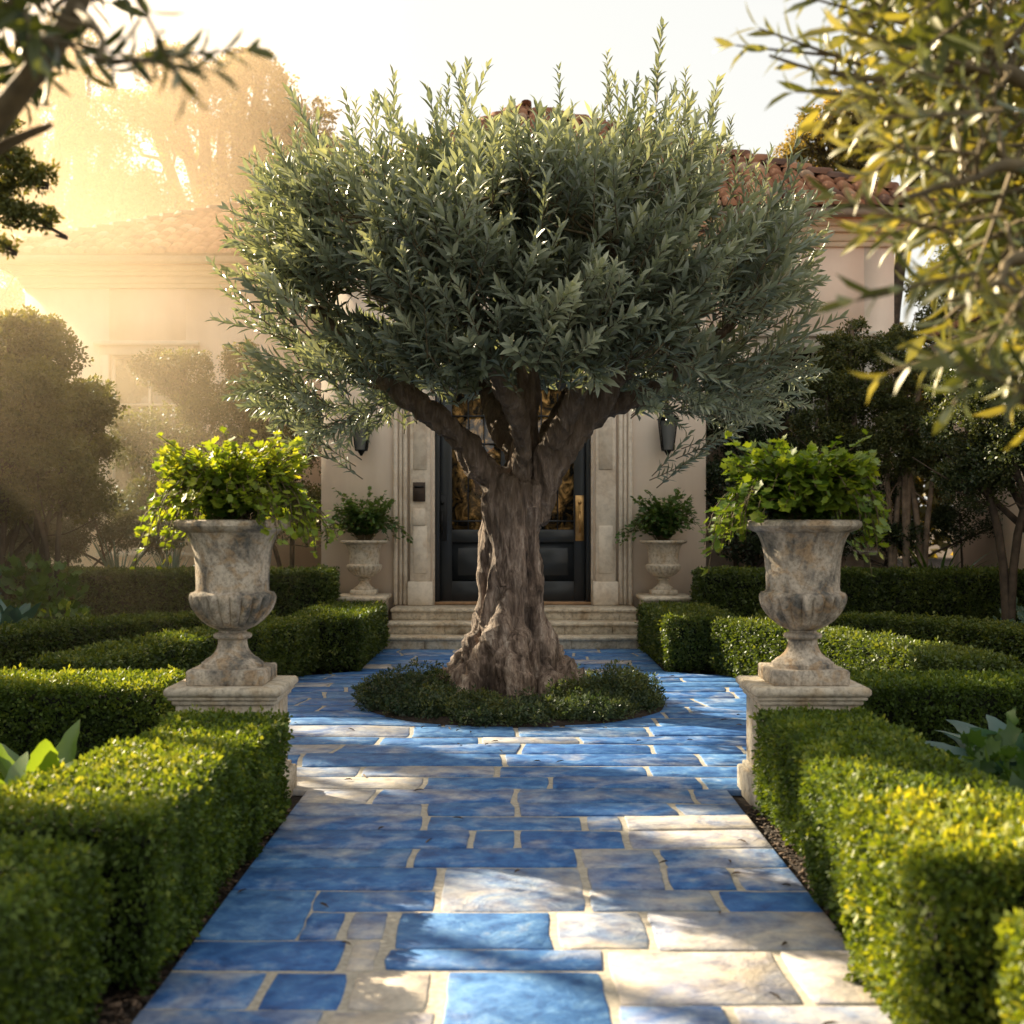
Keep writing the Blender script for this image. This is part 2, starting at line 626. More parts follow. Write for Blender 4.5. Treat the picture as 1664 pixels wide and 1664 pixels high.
def clip_poly(poly, clip):
    """Sutherland-Hodgman, clip convex and counter-clockwise"""
    out = list(poly)
    for i in range(len(clip)):
        a, b = clip[i], clip[(i + 1) % len(clip)]
        inp, out = out, []
        for j in range(len(inp)):
            p, q = inp[j - 1], inp[j]
            sp = (b[0] - a[0]) * (p[1] - a[1]) - (b[1] - a[1]) * (p[0] - a[0])
            sq = (b[0] - a[0]) * (q[1] - a[1]) - (b[1] - a[1]) * (q[0] - a[0])
            if (sp < 0) != (sq < 0):
                t = sp / (sp - sq)
                out.append((p[0] + t * (q[0] - p[0]), p[1] + t * (q[1] - p[1])))
            if sq >= 0:
                out.append(q)
        if not out:
            return []
    return out


XL, XR = -1.13, 1.20
PATH = [(XL, 1.0), (XR, 1.0), (XR, 7.2), (XL, 7.2)]
PLAZA = [(XL - .1, 7.2), (XR + .1, 7.2), (2.30, 8.3), (2.42, 10.4), (2.1, 12.45), (1.5, 12.85), (-1.48, 12.85), (-2.05, 12.45), (-2.40, 10.4), (-2.25, 8.3)]
APPR = [(-1.50, 12.85), (1.52, 12.85), (1.52, 15.4), (-1.50, 15.4)]
mb = MB()
for k, poly in enumerate((PATH, PLAZA, APPR)):
    mb.add([(x, y, -.006) for x, y in poly], [tuple(range(len(poly)))])
o = mb.build('mortar_bed', M['mortar'])
tag(o, 'pale sandy mortar between the flagstones', 'paving', None, 'structure')

slabs = []          # x0,x1,y0,y1 (world), buff, tint


def row(yt, yb, items):
    Y0, Y1 = F * H / (yb - VY), F * H / (yt - VY)
    sc = F * H / ((yt + yb) / 2 - VY) / F
    for x0, x1, b_ in items:
        slabs.append(((x0 - VX) * sc, (x1 - VX) * sc, Y0, Y1, b_, random.random()))


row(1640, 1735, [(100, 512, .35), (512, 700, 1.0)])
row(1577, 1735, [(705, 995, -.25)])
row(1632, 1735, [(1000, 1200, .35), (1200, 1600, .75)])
row(1577, 1640, [(200, 424, .30), (424, 560, .0), (560, 698, 1.2)])  # high buff paints the ragged sunlit strip
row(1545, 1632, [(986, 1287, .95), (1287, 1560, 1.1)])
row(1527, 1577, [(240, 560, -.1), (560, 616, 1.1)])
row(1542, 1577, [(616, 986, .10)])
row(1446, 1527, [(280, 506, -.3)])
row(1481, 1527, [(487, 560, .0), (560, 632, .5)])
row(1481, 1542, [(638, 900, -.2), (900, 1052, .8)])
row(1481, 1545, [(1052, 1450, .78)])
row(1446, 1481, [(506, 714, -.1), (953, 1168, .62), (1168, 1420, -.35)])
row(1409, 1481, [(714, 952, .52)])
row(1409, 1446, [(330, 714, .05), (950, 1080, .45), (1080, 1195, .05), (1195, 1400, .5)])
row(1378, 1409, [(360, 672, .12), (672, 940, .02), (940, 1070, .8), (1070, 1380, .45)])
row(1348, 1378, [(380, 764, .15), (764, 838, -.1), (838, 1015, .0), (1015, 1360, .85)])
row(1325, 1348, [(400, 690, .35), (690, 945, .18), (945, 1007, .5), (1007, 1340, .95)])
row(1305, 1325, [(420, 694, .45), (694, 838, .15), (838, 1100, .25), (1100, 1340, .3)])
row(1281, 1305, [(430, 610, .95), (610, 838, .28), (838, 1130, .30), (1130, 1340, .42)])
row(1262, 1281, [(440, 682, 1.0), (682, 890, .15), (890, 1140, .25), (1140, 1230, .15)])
# beyond: irregular courses
Y = F * H / (1262 - VY)
while Y < 15.6:
    d = random.uniform(.30, .46)
    x = -3.0 + random.uniform(-.4, .2)
    while x < 3:
        l = random.uniform(.55, 1.35)
        b_ = random.uniform(-.2, .18)
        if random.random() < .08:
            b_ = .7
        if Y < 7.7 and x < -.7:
            b_ = .6  # sun patch on the left painted as buff slabs
        slabs.append((x, x + l, Y, Y + d, b_, random.random()))
        x += l
    Y += d


def wob(x, y):
    q = np.array([[x * 1.7, y * 2.3, 0.]])
    q2 = np.array([[x * 9, y * 9, 3.]])
    far = min(1, max(0, (y - 6) / 4))
    return (float(vnoise(q, 5)[0]) * (.012 + .045 * far) + float(vnoise(q2, 8)[0]) * .006,
            float(vnoise(q, 9)[0]) * (.012 + .05 * far) + float(vnoise(q2, 12)[0]) * .006)


mb = MB()
buffs = []
for (x0, x1, y0, y1, b_, t_) in slabs:
    g = .010 + .003 * random.random()
    X0, X1, Y0, Y1 = x0 + g * 1.25, x1 - g * 1.25, y0 + g * (1 + .5 * min(1, max(0, (y0 - 6) / 3))), y1 - g * (1 + .5 * min(1, max(0, (y0 - 6) / 3)))
    if X1 - X0 < .04 or Y1 - Y0 < .04:
        continue
    nx, ny = max(2, int((X1 - X0) / .07)), max(2, int((Y1 - Y0) / .07))
    out = [(X0 + (X1 - X0) * i / nx, Y0) for i in range(nx)] + [(X1, Y0 + (Y1 - Y0) * i / ny) for i in range(ny)] + \
          [(X1 - (X1 - X0) * i / nx, Y1) for i in range(nx)] + [(X0, Y1 - (Y1 - Y0) * i / ny) for i in range(ny)]
    # cut the corners a little, wobble the edges
    cxm, cym = (X0 + X1) / 2, (Y0 + Y1) / 2
    w2 = []
    for (x, y) in out:
        c = min(abs(x - X0), abs(x - X1)) + min(abs(y - Y0), abs(y - Y1))
        if c < .015:
            x += (cxm - x) / abs(cxm - x + 1e-6) * .004 if abs(cxm - x) > 1e-6 else 0
            y += (cym - y) / abs(cym - y + 1e-6) * .004 if abs(cym - y) > 1e-6 else 0
        dx, dy = wob(x, y)
        w2.append((x + dx + random.uniform(-.0025, .0025), y + dy + random.uniform(-.0025, .0025)))
    hz = random.uniform(-.0025, .0035)
    tx, ty = random.uniform(-.003, .003), random.uniform(-.003, .003)
    for poly in (PATH, PLAZA, APPR):
        q = clip_poly(w2, poly)
        if len(q) < 3:
            continue
        n = len(q)
        qa = np.array(q)
        ctr = qa.mean(0)
        dirs = ctr - qa
        ln = np.linalg.norm(dirs, axis=1)[:, None]
        ins = qa + dirs / (ln + 1e-9) * np.minimum(.006, ln * .3)
        zt = hz + (ins[:, 0] - ctr[0]) * tx + (ins[:, 1] - ctr[1]) * ty
        v = [(a[0], a[1], z) for a, z in zip(ins, zt)] + [(a[0], a[1], z - .004) for a, z in zip(qa, zt)] + [(a[0], a[1], -.03) for a in qa]
        fs = [tuple(range(n))]
        for i in range(n):
            j = (i + 1) % n
            fs.append((n + i, n + j, j, i))
            fs.append((2 * n + i, 2 * n + j, n + j, n + i))
        mb.add(v, fs, 0, t_)
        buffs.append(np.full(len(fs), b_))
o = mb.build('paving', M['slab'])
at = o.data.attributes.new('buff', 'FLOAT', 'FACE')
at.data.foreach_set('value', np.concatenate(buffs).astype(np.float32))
tag(o, 'path of irregular blue and buff flagstones with painted sun patches leading to the front steps', 'paving', None, 'structure')

# mulch chips in the strips along the path
mb = MB()
chip_v = np.array([(-.5, -.5, 0), (.5, -.5, 0), (.5, .5, 0), (-.5, .5, 0), (-.5, -.5, .3), (.5, -.5, .3), (.5, .5, .3), (-.5, .5, .3)])
chip_f = [(4, 5, 6, 7), (0, 1, 5, 4), (1, 2, 6, 5), (2, 3, 7, 6), (3, 0, 4, 7)]
n = 5200
ys = 2.6 + (RNG.random(n) ** 1.2) * 4.3
side = RNG.random(n) < .5
off = RNG.random(n) * .42
xs = np.where(side, XL - .012 - off, XR + .012 + off)
n2 = 2600
th = RNG.random(n2) * 2 * PI
r2 = 1.29 * np.sqrt(RNG.random(n2) * .5 + .5)
pos = np.concatenate([np.stack([xs, ys, np.full(n, -.03) + RNG.random(n) * .02], 1)])
R = frames(norm(RNG.normal(size=(n, 3)) * (1, 1, .25)), norm(RNG.normal(size=(n, 3)) * .3 + (0, 0, 1)))
mb.inst(chip_v, chip_f, R, pos, np.stack([.006 + .012 * RNG.random(n), .012 + .03 * RNG.random(n), .008 + .01 * RNG.random(n)], 1), RNG.random(n))
o = mb.build('mulch', M['chip'])
tag(o, 'dark bark chips along both edges of the path', 'mulch', None, 'stuff')

# ------------------------------------------------------------------ leaf templates
def leaf_tmpl(bend=.12, fold=.10, w=.5):
    v = [(0, 0, 0), (-w * .8, .3, fold * .6), (w * .8, .3, fold * .6), (0, .32, 0), (-w * .85, .66, fold * .6 - bend * .5), (w * .85, .66, fold * .6 - bend * .5),
         (0, .68, -bend * .5), (0, 1, -bend * 1.4)]
    f = [(0, 3, 1), (0, 2, 3), (1, 3, 6, 4), (3, 2, 5, 6), (4, 6, 7), (6, 5, 7)]
    return np.array(v, float), f


RH_V, RH_F = np.array([(0, 0, 0), (.5, .45, .10), (0, 1, 0), (-.5, .45, .10), (0, .45, 0)], float), [(0, 1, 2, 4), (0, 4, 2, 3)]
RQ_V, RQ_F = np.array([(0, 0, 0), (.5, .5, .06), (0, 1, 0), (-.5, .5, .06)], float), [(0, 1, 2, 3)]


def cluster(n, spread=.5, lw=(.5, .3), seed=1, up=.4, tv=RQ_V, tf=RQ_F):
    """a little rosette of n leaves as one template; extent about 1"""
    r = np.random.default_rng(seed)
    V, Fc, k = [], [], 0
    for i in range(n):
        d = norm(r.normal(size=3) + np.array([0, 0, up]))
        R = frames(d[None], norm(r.normal(size=(1, 3)) * .5 + (0, 0, 1)))[0]
        p = d * spread * r.random() * .8
        v = (tv * (lw[1], lw[0], lw[0])) @ R.T + p
        V.append(v)
        Fc += [tuple(a + k for a in f) for f in tf]
        k += len(tv)
    return np.concatenate(V), Fc


def sprig(n_pairs, L, leafL, leafW, seed, ang=(55, 22), droop=0.0, stem=True):
    """an upright olive shoot along +v(y) with opposite leaves; faces material 0 leaf, 1 stem"""
    r = np.random.default_rng(seed)
    V, Fc, mi, tj, k = [], [], [], [], 0
    tv, tf = leaf_tmpl()
    bx, bz = r.uniform(-.10, .10), r.uniform(-.02, .12)
    cur = lambda s: np.array([bx * s * s * L, s * L, bz * s * s * L])
    for i in range(n_pairs):
        s = .12 + .88 * i / (n_pairs - 1)
        a0 = i * PI / 2 + r.uniform(-.4, .4)
        for q in (0, PI):
            a = a0 + q
            el = math.radians(ang[0] + (ang[1] - ang[0]) * s + r.uniform(-10, 10))
            rad = np.array([math.cos(a), 0, math.sin(a)])
            d = rad * math.sin(el) + np.array([0, math.cos(el), 0])
            R = frames(d[None], (-rad * math.cos(el) + np.array([0, math.sin(el), 0]))[None])[0]
            # the leaf's upper side looks toward the shoot tip
            sz = leafL * (1 - .35 * abs(s - .45)) * r.uniform(.8, 1.12)
            v = (tv * (leafW * r.uniform(.8, 1.15), sz, sz * r.uniform(.5, 1.5))) @ R.T + cur(s)
            V.append(v)
            Fc += [tuple(x + k for x in f) for f in tf]
            mi += [0] * len(tf)
            tj += [(s - .5) * .42 + r.uniform(-.12, .12)] * len(tf)
            k += len(tv)
    if stem:
        ns = 5
        for i in range(ns + 1):
            c = cur(i / ns)
            w_ = .0065 * (1 - .6 * i / ns)
            V.append(np.array([c + (w_, 0, 0), c + (-w_ / 2, 0, w_), c + (-w_ / 2, 0, -w_)]))
        for i in range(ns):
            for j in range(3):
                q = (j + 1) % 3
                Fc.append((k + i * 3 + j, k + i * 3 + q, k + i * 3 + 3 + q, k + i * 3 + 3 + j))
                mi.append(1)
                tj.append(0)
    return np.concatenate(V), Fc, np.array(mi), np.array(tj)


def curve(p0, p1, n=7, sag=0.0, jit=.08, seed=None):
    r = np.random.default_rng(seed if seed is not None else random.randrange(1 << 30))
    p0, p1 = np.array(p0, float), np.array(p1, float)
    t = np.linspace(0, 1, n)[:, None]
    L = np.linalg.norm(p1 - p0)
    c = p0 + (p1 - p0) * t
    c[:, 2] += sag * L * np.sin(t[:, 0] * PI)
    if n > 2:
        c[1:-1] += r.normal(size=(n - 2, 3)) * jit * L * .35
    return c


def smooth_path(pts, n=24):
    pts = np.array(pts, float)
    m = len(pts)
    out = []
    for s in np.linspace(0, m - 1, n):
        i = min(int(s), m - 2)
        t = s - i
        p0, p1, p2, p3 = pts[max(i - 1, 0)], pts[i], pts[i + 1], pts[min(i + 2, m - 1)]
        out.append(.5 * ((2 * p1) + (-p0 + p2) * t + (2 * p0 - 5 * p1 + 4 * p2 - p3) * t * t + (-p0 + 3 * p1 - 3 * p2 + p3) * t ** 3))
    return np.array(out)

# ------------------------------------------------------------------ the olive tree in the round bed
TY = 10.9
olive = empty('olive_tree', (0.0, TY, 0), 'big old olive tree with gnarled trunk in the round bed before the door', 'tree')


def tp(px, py, dy=0.0):
    p = P(px, py, TY)
    p[1] += dy
    return p


tr = MB()
axis = smooth_path([tp(824, 1150), tp(828, 1080), tp(833, 1000), tp(829, 900), tp(832, 840), tp(846, 785)], 22)
tr.tube(axis, [.24, .22, .205, .20, .20, .21, .235], 24)
roots = [(tp(826, 960, .0), tp(752, 1085, -.12), tp(684, 1138, -.15), .17, .075), (tp(826, 970, -.05), tp(786, 1100, -.38), tp(745, 1180, -.55), .16, .08),
         (tp(834, 970, -.05), tp(836, 1090, -.42), tp(850, 1190, -.65), .17, .09), (tp(840, 970, -.03), tp(886, 1085, -.30), tp(925, 1165, -.42), .17, .08),
         (tp(842, 965, 0), tp(896, 1080, .02), tp(972, 1138, .05), .16, .07), (tp(842, 965, .05), tp(876, 1090, .35), tp(900, 1140, .6), .16, .08),
         (tp(826, 965, .05), tp(786, 1080, .35), tp(740, 1150, .6), .16, .08), (tp(820, 960, -.2), tp(812, 1060, -.3), tp(808, 1150, -.42), .12, .1)]
for a, b_, c, r0, r1 in roots:
    tr.tube(smooth_path([a, a * .5 + b_ * .5 + (0, 0, -.06), b_ + (0, 0, -.07), c, c + (c - b_) * .3 + (0, 0, -.05)], 18), [r0 * .5, r0 * .58, r0 * .62, r1 * 1.05, r1 * .8], 14, wob=.08)
# vertical muscles up the trunk
for a in range(9):
    th = a * 2 * PI / 9 + .3
    pts = []
    for k, i in enumerate(range(0, 22, 3)):
        rr = np.interp(i, [0, 5, 12, 21], [.17, .155, .135, .145])
        t2 = th + .035 * i
        pts.append(axis[i] + np.array([math.cos(t2) * rr, math.sin(t2) * rr, 0]))
    tr.tube(smooth_path(pts, 20), [.11, .085, .08, .075, .09], 10)
limbs = {
    'left': [tp(838, 840, -.02), tp(800, 780, -.05), tp(758, 722, -.12), tp(706, 676, -.18), tp(640, 630, -.2), tp(560, 560, -.25), tp(500, 480, -.3)],
    'mid': [tp(850, 820, .02), tp(852, 750, .05), tp(858, 690, .08), tp(862, 630, .1), tp(840, 540, .12), tp(815, 440, .15), tp(800, 330, .1)],
    'right': [tp(858, 840, 0), tp(880, 780, -.03), tp(922, 712, -.1), tp(968, 655, -.12), tp(1030, 570, -.15), tp(1085, 460, -.2), tp(1120, 340, -.2)],
    'right2': [tp(945, 690, -.1), tp(985, 662, .0), tp(1045, 640, .1), tp(1120, 590, .2), tp(1200, 520, .3)],
    'back': [tp(845, 790, .08), tp(830, 730, .35), tp(800, 650, .75), tp(770, 560, 1.1), tp(740, 460, 1.4)],
    'back2': [tp(860, 780, .1), tp(900, 700, .4), tp(950, 600, .8), tp(990, 480, 1.2)],
    'front': [tp(848, 780, -.08), tp(845, 700, -.35), tp(800, 600, -.8), tp(760, 480, -1.1), tp(750, 380, -1.2)],
    'front2': [tp(868, 760, -.06), tp(925, 670, -.35), tp(960, 560, -.8), tp(985, 440, -1.1)],
}
lr = {'left': (.15, .125, .105, .085, .05), 'mid': (.13, .11, .10, .075, .045), 'right': (.165, .145, .125, .09, .05), 'right2': (.09, .085, .07, .04),
      'back': (.12, .10, .08, .04), 'back2': (.12, .10, .08, .04), 'front': (.085, .075, .06, .035), 'front2': (.085, .075, .06, .035)}
lpaths = {}
for k, pts in limbs.items():
    lpaths[k] = smooth_path(pts, 30)
    tr.tube(lpaths[k], [x * .76 for x in lr[k]], 14)
o = tr.build('trunk', M['bark'])
bpy.context.view_layer.update()
rm = o.modifiers.new('r', 'REMESH')
rm.mode = 'VOXEL'
rm.voxel_size = .017
dg = bpy.context.evaluated_depsgraph_get()
me = bpy.data.meshes.new_from_object(o.evaluated_get(dg))
o.modifiers.clear()
o.data = me
nv = len(me.vertices)
co = np.empty(nv * 3); me.vertices.foreach_get('co', co); co = co.reshape(-1, 3)
ed = np.empty(len(me.edges) * 2, dtype=np.int64); me.edges.foreach_get('vertices', ed); ed = ed.reshape(-1, 2)
deg = np.bincount(ed.ravel(), minlength=nv)[:, None]
for it in range(5):
    acc = np.zeros_like(co)
    for c in range(3):
        acc[:, c] = np.bincount(ed[:, 0], weights=co[ed[:, 1], c], minlength=nv) + np.bincount(ed[:, 1], weights=co[ed[:, 0], c], minlength=nv)
    co = co * .4 + .6 * acc / np.maximum(deg, 1)
me.vertices.foreach_set('co', co.ravel()); me.update()
nr = np.empty(nv * 3); me.vertices.foreach_get('normal', nr); nr = nr.reshape(-1, 3)
q = co - np.array([0, TY, 0])
tw = q[:, 2] * .55
qx = q[:, 0] * np.cos(tw) - q[:, 1] * np.sin(tw)
qy = q[:, 0] * np.sin(tw) + q[:, 1] * np.cos(tw)
wn = np.stack([qx, qy, q[:, 2]], 1)
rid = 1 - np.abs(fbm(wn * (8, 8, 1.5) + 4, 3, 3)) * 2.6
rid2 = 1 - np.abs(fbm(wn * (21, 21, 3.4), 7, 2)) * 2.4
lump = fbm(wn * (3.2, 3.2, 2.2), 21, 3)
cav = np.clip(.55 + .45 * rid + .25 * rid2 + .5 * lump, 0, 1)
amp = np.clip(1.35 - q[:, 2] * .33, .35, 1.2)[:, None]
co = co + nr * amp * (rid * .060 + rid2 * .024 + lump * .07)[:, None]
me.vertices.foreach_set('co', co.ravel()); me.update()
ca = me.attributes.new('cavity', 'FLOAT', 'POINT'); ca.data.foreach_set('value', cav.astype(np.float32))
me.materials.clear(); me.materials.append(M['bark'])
me.shade_smooth()
o.parent = olive
o.location = -olive.location

# crown
CC = np.array([.03, TY, 3.42])
cr = MB()
SP = [sprig(10, .47, .172, .042, 100 + i, ang=(56 - 5 * (i % 3), 22)) for i in range(5)]
SPL = [sprig(11, .62, .145, .034, 140 + i, ang=(48, 18)) for i in range(3)]


def crown_r(d):
    """radius of the crown envelope in direction d (n,3)"""
    az = np.arctan2(d[:, 1], d[:, 0])
    up = d[:, 2]
    rx = 2.16
    ry = 1.9
    rz = np.where(up > 0, .97, 1.05)
    r = 1 / np.sqrt((d[:, 0] / rx) ** 2 + (d[:, 1] / ry) ** 2 + (d[:, 2] / rz) ** 2 + 1e-9)
    sq = (np.abs(d[:, 0] / rx) ** 3.2 + np.abs(d[:, 1] / ry) ** 3.2 + np.abs(d[:, 2] / rz) ** 3.2 + 1e-9) ** (-1 / 3.2)
    r = .35 * r + .65 * sq
    return r * (1 + .26 * fbm(d * 3.4 + 7, 33, 2))


def put_sprigs(n, rlo, rhi, upb, tint0, tset, smin=.85, smax=1.15, dirf=None):
    d = norm(RNG.normal(size=(n, 3)) * (1, 1, .8)) if dirf is None else dirf(n)
    rr = crown_r(d) * (rlo + (rhi - rlo) * RNG.random(n))
    p = CC + d * rr[:, None]
    keep = fbm(p * 1.7, 51, 2) > -.10
    # hollow under the crown around the limbs
    hor = np.hypot(p[:, 0] - .1, (p[:, 1] - TY))
    floor_z = 2.82 - .24 * np.clip(hor - .5, 0, 2.2) + .12 * fbm(p * 2.0, 9, 2)
    keep &= p[:, 2] > floor_z
    p, d = p[keep], d[keep]
    n = len(p)
    g = d * (1, 1, .55) + np.array([0, 0, upb]) + RNG.normal(size=(n, 3)) * .33
    g = norm(g)
    which = RNG.integers(0, len(tset), n)
    rollup = norm(RNG.normal(size=(n, 3)))
    R = frames(g, rollup)
    sc = smin + (smax - smin) * RNG.random(n)
    tint = tint0 + .16 * fbm(p * 2.3, 61, 2) + .13 * RNG.normal(size=n)
    for i in range(len(tset)):
        k = which == i
        tv, tf, tm, tj = tset[i]
        cr.inst(tv, tf, R[k], p[k] - g[k] * .28, sc[k], tint[k], tm, tj)
    return p, g


sh, gd = put_sprigs(2150, .80, 1.0, .95, .50, SP)
put_sprigs(1000, .45, .84, .6, .34, SP)
# long shoots breaking the outline


def topdir(n):
    d = RNG.normal(size=(n, 3)) * (1.25, .9, .25)
    d[:, 2] = np.abs(d[:, 2]) + .55
    return norm(d)


put_sprigs(120, .93, 1.03, 1.6, .55, SPL, .9, 1.25, topdir)


def sidedir(n):
    d = RNG.normal(size=(n, 3)) * (1, .5, .30)
    d[:, 0] += np.sign(d[:, 0]) * .8
    return norm(d)


put_sprigs(240, .93, 1.04, .45, .52, SPL, .85, 1.15, sidedir)
# tufts standing well above the dome, as in the outline of the crown
for (px, py, h_) in [(568, 190, 1.0), (628, 170, 1.05), (650, 215, .8), (590, 240, .9), (715, 165, .8), (762, 150, 1.1), (778, 210, .9), (740, 210, .8), (830, 180, .7), (700, 230, .8),
                     (893, 175, .75), (905, 220, .8), (985, 150, .9), (1002, 190, .9), (1040, 135, 1.0), (1046, 190, 1.0), (1020, 220, .9), (1090, 170, .9), (1110, 200, .9),
                     (1140, 190, .9), (1150, 240, .9), (1190, 220, .8), (455, 250, 1.0), (490, 250, .8), (430, 290, .8), (475, 300, .9), (520, 250, .8), (1225, 300, .8), (1240, 290, .6)]:
    for q in range(8):
        p = tp(px + random.uniform(-20, 20), py - 38 + random.uniform(-12, 25) + q * 27, random.uniform(-.5, .5))
        lean = (px - 835) / 800
        g = norm(np.array([[lean * .6 + random.uniform(-.3, .3), random.uniform(-.2, .2), 1.0]]))
        tv, tf, tm, tj = SPL[random.randrange(3)]
        cr.inst(tv, tf, frames(g, rdir(1)), p[None] - g * .45, np.array([h_ * random.uniform(.8, 1.0)]), np.array([.5 + random.uniform(-.2, .2)]), tm, tj)
# side tufts, left and right
for (px, py, ax) in [(395, 320, -1), (375, 400, -1), (345, 460, -1), (365, 500, -1), (378, 590, -1), (395, 620, -1), (420, 680, -1), (470, 700, -1),
                     (1300, 330, 1), (1290, 370, 1), (1310, 440, 1), (1322, 470, 1), (1300, 520, 1), (1318, 545, 1), (1290, 600, 1), (1265, 650, 1), (1230, 700, 1), (1180, 715, 1)]:
    for q in range(3):
        p = tp(px - ax * random.uniform(0, 40), py + random.uniform(-25, 25), random.uniform(-.6, .6))
        g = norm(np.array([[ax * 1.0, random.uniform(-.3, .3), random.uniform(.2, 1.0)]]))
        tv, tf, tm, tj = SPL[random.randrange(3)]
        cr.inst(tv, tf, frames(g, rdir(1)), p[None] - g * .55, np.array([random.uniform(.75, .95)]), np.array([.5 + random.uniform(-.2, .2)]), tm, tj)
# hanging fringe along the under edge
for i in range(190):
    px = random.choice([random.uniform(420, 690), random.uniform(1010, 1290), random.uniform(420, 690), random.uniform(1010, 1290), random.uniform(690, 1010)])
    base = 655 + 60 * (1 - ((px - 855) / 450) ** 2) if False else np.interp(px, [400, 470, 540, 640, 700, 850, 960, 1040, 1120, 1200, 1290], [620, 665, 685, 655, 610, 570, 600, 645, 665, 665, 610])
    dy = random.uniform(-1.3, 1.3)
    p = P(px, base + random.uniform(-30, 15), TY + dy)
    out = np.array([p[0] - .05, dy, 0])
    g = norm(np.array([out * .5 + np.array([random.gauss(0, .35), random.gauss(0, .35), random.uniform(-.7, .5)])]))
    tv, tf, tm, tj = SP[random.randrange(5)]
    cr.inst(tv, tf, frames(g, rdir(1)), p[None], np.array([random.uniform(.5, .72)]), np.array([.4 + random.uniform(-.2, .25)]), tm, tj)
# branches inside the crown: limb points to the shell
allp = np.concatenate([lpaths[k][12:] for k in lpaths])
idx = RNG.choice(len(sh), 330, replace=False)
for j in idx:
    t = sh[j] - gd[j] * .28
    dist = np.linalg.norm((allp - t) * (1, 1, 1.3), axis=1) + np.where(allp[:, 2] > t[2] - .1, .6, 0)
    a = allp[np.argmin(dist)]
    L = np.linalg.norm(t - a)
    if L > 1.3 or t[2] < 2.72:
        continue
    cr.tube(curve(a, t, 7, -.03, .06), [.010 + .012 * min(L, 1.2), .006], 5, 1)
o = cr.build('crown', [M['olive'], M['twig']], olive)

# ------------------------------------------------------------------ round bed
bed = MB()
BC = (0.03, 10.62)
rings = [(1.25, -.02), (1.22, .012), (1.1, .04), (.8, .09), (.3, .10)]
v = []
for r, z in rings:
    for j in range(72):
        a = j * 2 * PI / 72
        k = 1 + .012 * math.sin(a * 5) + .008 * math.sin(a * 11)
        v.append((BC[0] + r * k * math.cos(a), BC[1] + r * k * math.sin(a), z))
fs = []
for i in range(len(rings) - 1):
    for j in range(72):
        k = (j + 1) % 72
        fs.append((i * 72 + j, i * 72 + k, (i + 1) * 72 + k, (i + 1) * 72 + j))
fs.append(tuple((len(rings) - 1) * 72 + j for j in range(72)))
bed.add(v, fs)
o = bed.build('soil_bed', M['soil'])
tag(o, 'round mound of dark soil under the olive tree', 'planting bed', None, 'structure')

gc = MB()
tmps = [cluster(9, .6, (.55, .22), s, .7) for s in range(4)]
mounds = []
for i in range(34):
    a = random.uniform(0, 2 * PI)
    r = random.uniform(.55, 1.08)
    mounds.append((BC[0] + r * math.cos(a), BC[1] + r * math.sin(a), random.uniform(.16, .26), random.uniform(.10, .22)))
for px in range(600, 1065, 36):
    X = (px - VX) / F * 10.0
    Yf = BC[1] - math.sqrt(max(0, 1.12 ** 2 - (X - BC[0]) ** 2))
    mounds.append((X, Yf + random.uniform(.02, .22), random.uniform(.15, .22), random.uniform(.10, .17)))
for (x, y, r, h_) in [(-.92, 10.3, .28, .30), (-.75, 10.55, .28, .32), (-1.0, 10.55, .22, .24), (.88, 10.3, .30, .32), (1.0, 10.45, .24, .26), (.75, 10.2, .26, .3), (.5, 10.1, .25, .25), (-.55, 9.9, .25, .22)]:
    mounds.append((x, y, r, h_))
for (x, y, r, h_) in mounds:
    n = int(230 * (r / .2) ** 2)
    d = norm(RNG.normal(size=(n, 3)) * (1, 1, .8))
    d[:, 2] = np.abs(d[:, 2])
    k = (.55 + .5 * RNG.random(n))[:, None]
    p = np.array([x, y, .02]) + d * k * np.array([r, r, h_ * 1.0])
    t0 = random.choice([.4, .55, .7, .9])
    g = norm(d + (0, 0, .8) + RNG.normal(size=(n, 3)) * .4)
    R = frames(g, rdir(n))
    for s in range(4):
        sel = np.arange(n) % 4 == s
        gc.inst(tmps[s][0][:, [0, 2, 1]], tmps[s][1], R[sel], p[sel], .035 + .035 * RNG.random(sel.sum()), t0 + .2 * RNG.normal(size=sel.sum()))
o = gc.build('ground_cover', M['ground_leaf'])
tag(o, 'low dark ground cover filling the round bed under the olive tree', 'ground cover', None, 'stuff')

n = 104
lx_ = np.concatenate([RNG.normal(size=n - 14) * 1.0, np.where(RNG.random(14) < .5, XL + .06 + .5 * RNG.random(14), XR - .06 - .5 * RNG.random(14))])
ly_ = np.concatenate([10.6 + RNG.normal(size=n - 14) * 1.9, 3.6 + 3 * RNG.random(14)])
ok = (np.abs(lx_) < 2.0) & ((np.abs(lx_) < 1.1) | (ly_ > 8.4) | (np.arange(n) >= n - 14)) & (ly_ < 14.8) & ((np.abs(lx_) < 1.35) | (ly_ < 12.6))
lx_, ly_ = lx_[ok], ly_[ok]
mb = MB()
tv_, tf_ = leaf_tmpl(.1, .2)
R_ = frames(norm(RNG.normal(size=(len(lx_), 3)) * (1, 1, .08)), norm(RNG.normal(size=(len(lx_), 3)) * .25 + (0, 0, 1)))
mb.inst(tv_, tf_, R_, np.stack([lx_, ly_, np.full(len(lx_), .010)], 1), np.stack([np.full(len(lx_), .014), .045 + .03 * RNG.random(len(lx_)), np.full(len(lx_), .05)], 1), .3 + .6 * RNG.random(len(lx_)))
o = mb.build('fallen_leaves', M['chip'])
tag(o, 'a few dry fallen olive leaves on the flagstones', 'fallen leaves', None, 'stuff')

# ------------------------------------------------------------------ clipped hedges
HCL = [cluster(7, .55, (.55, .34), 30 + s, .5) for s in range(4)]


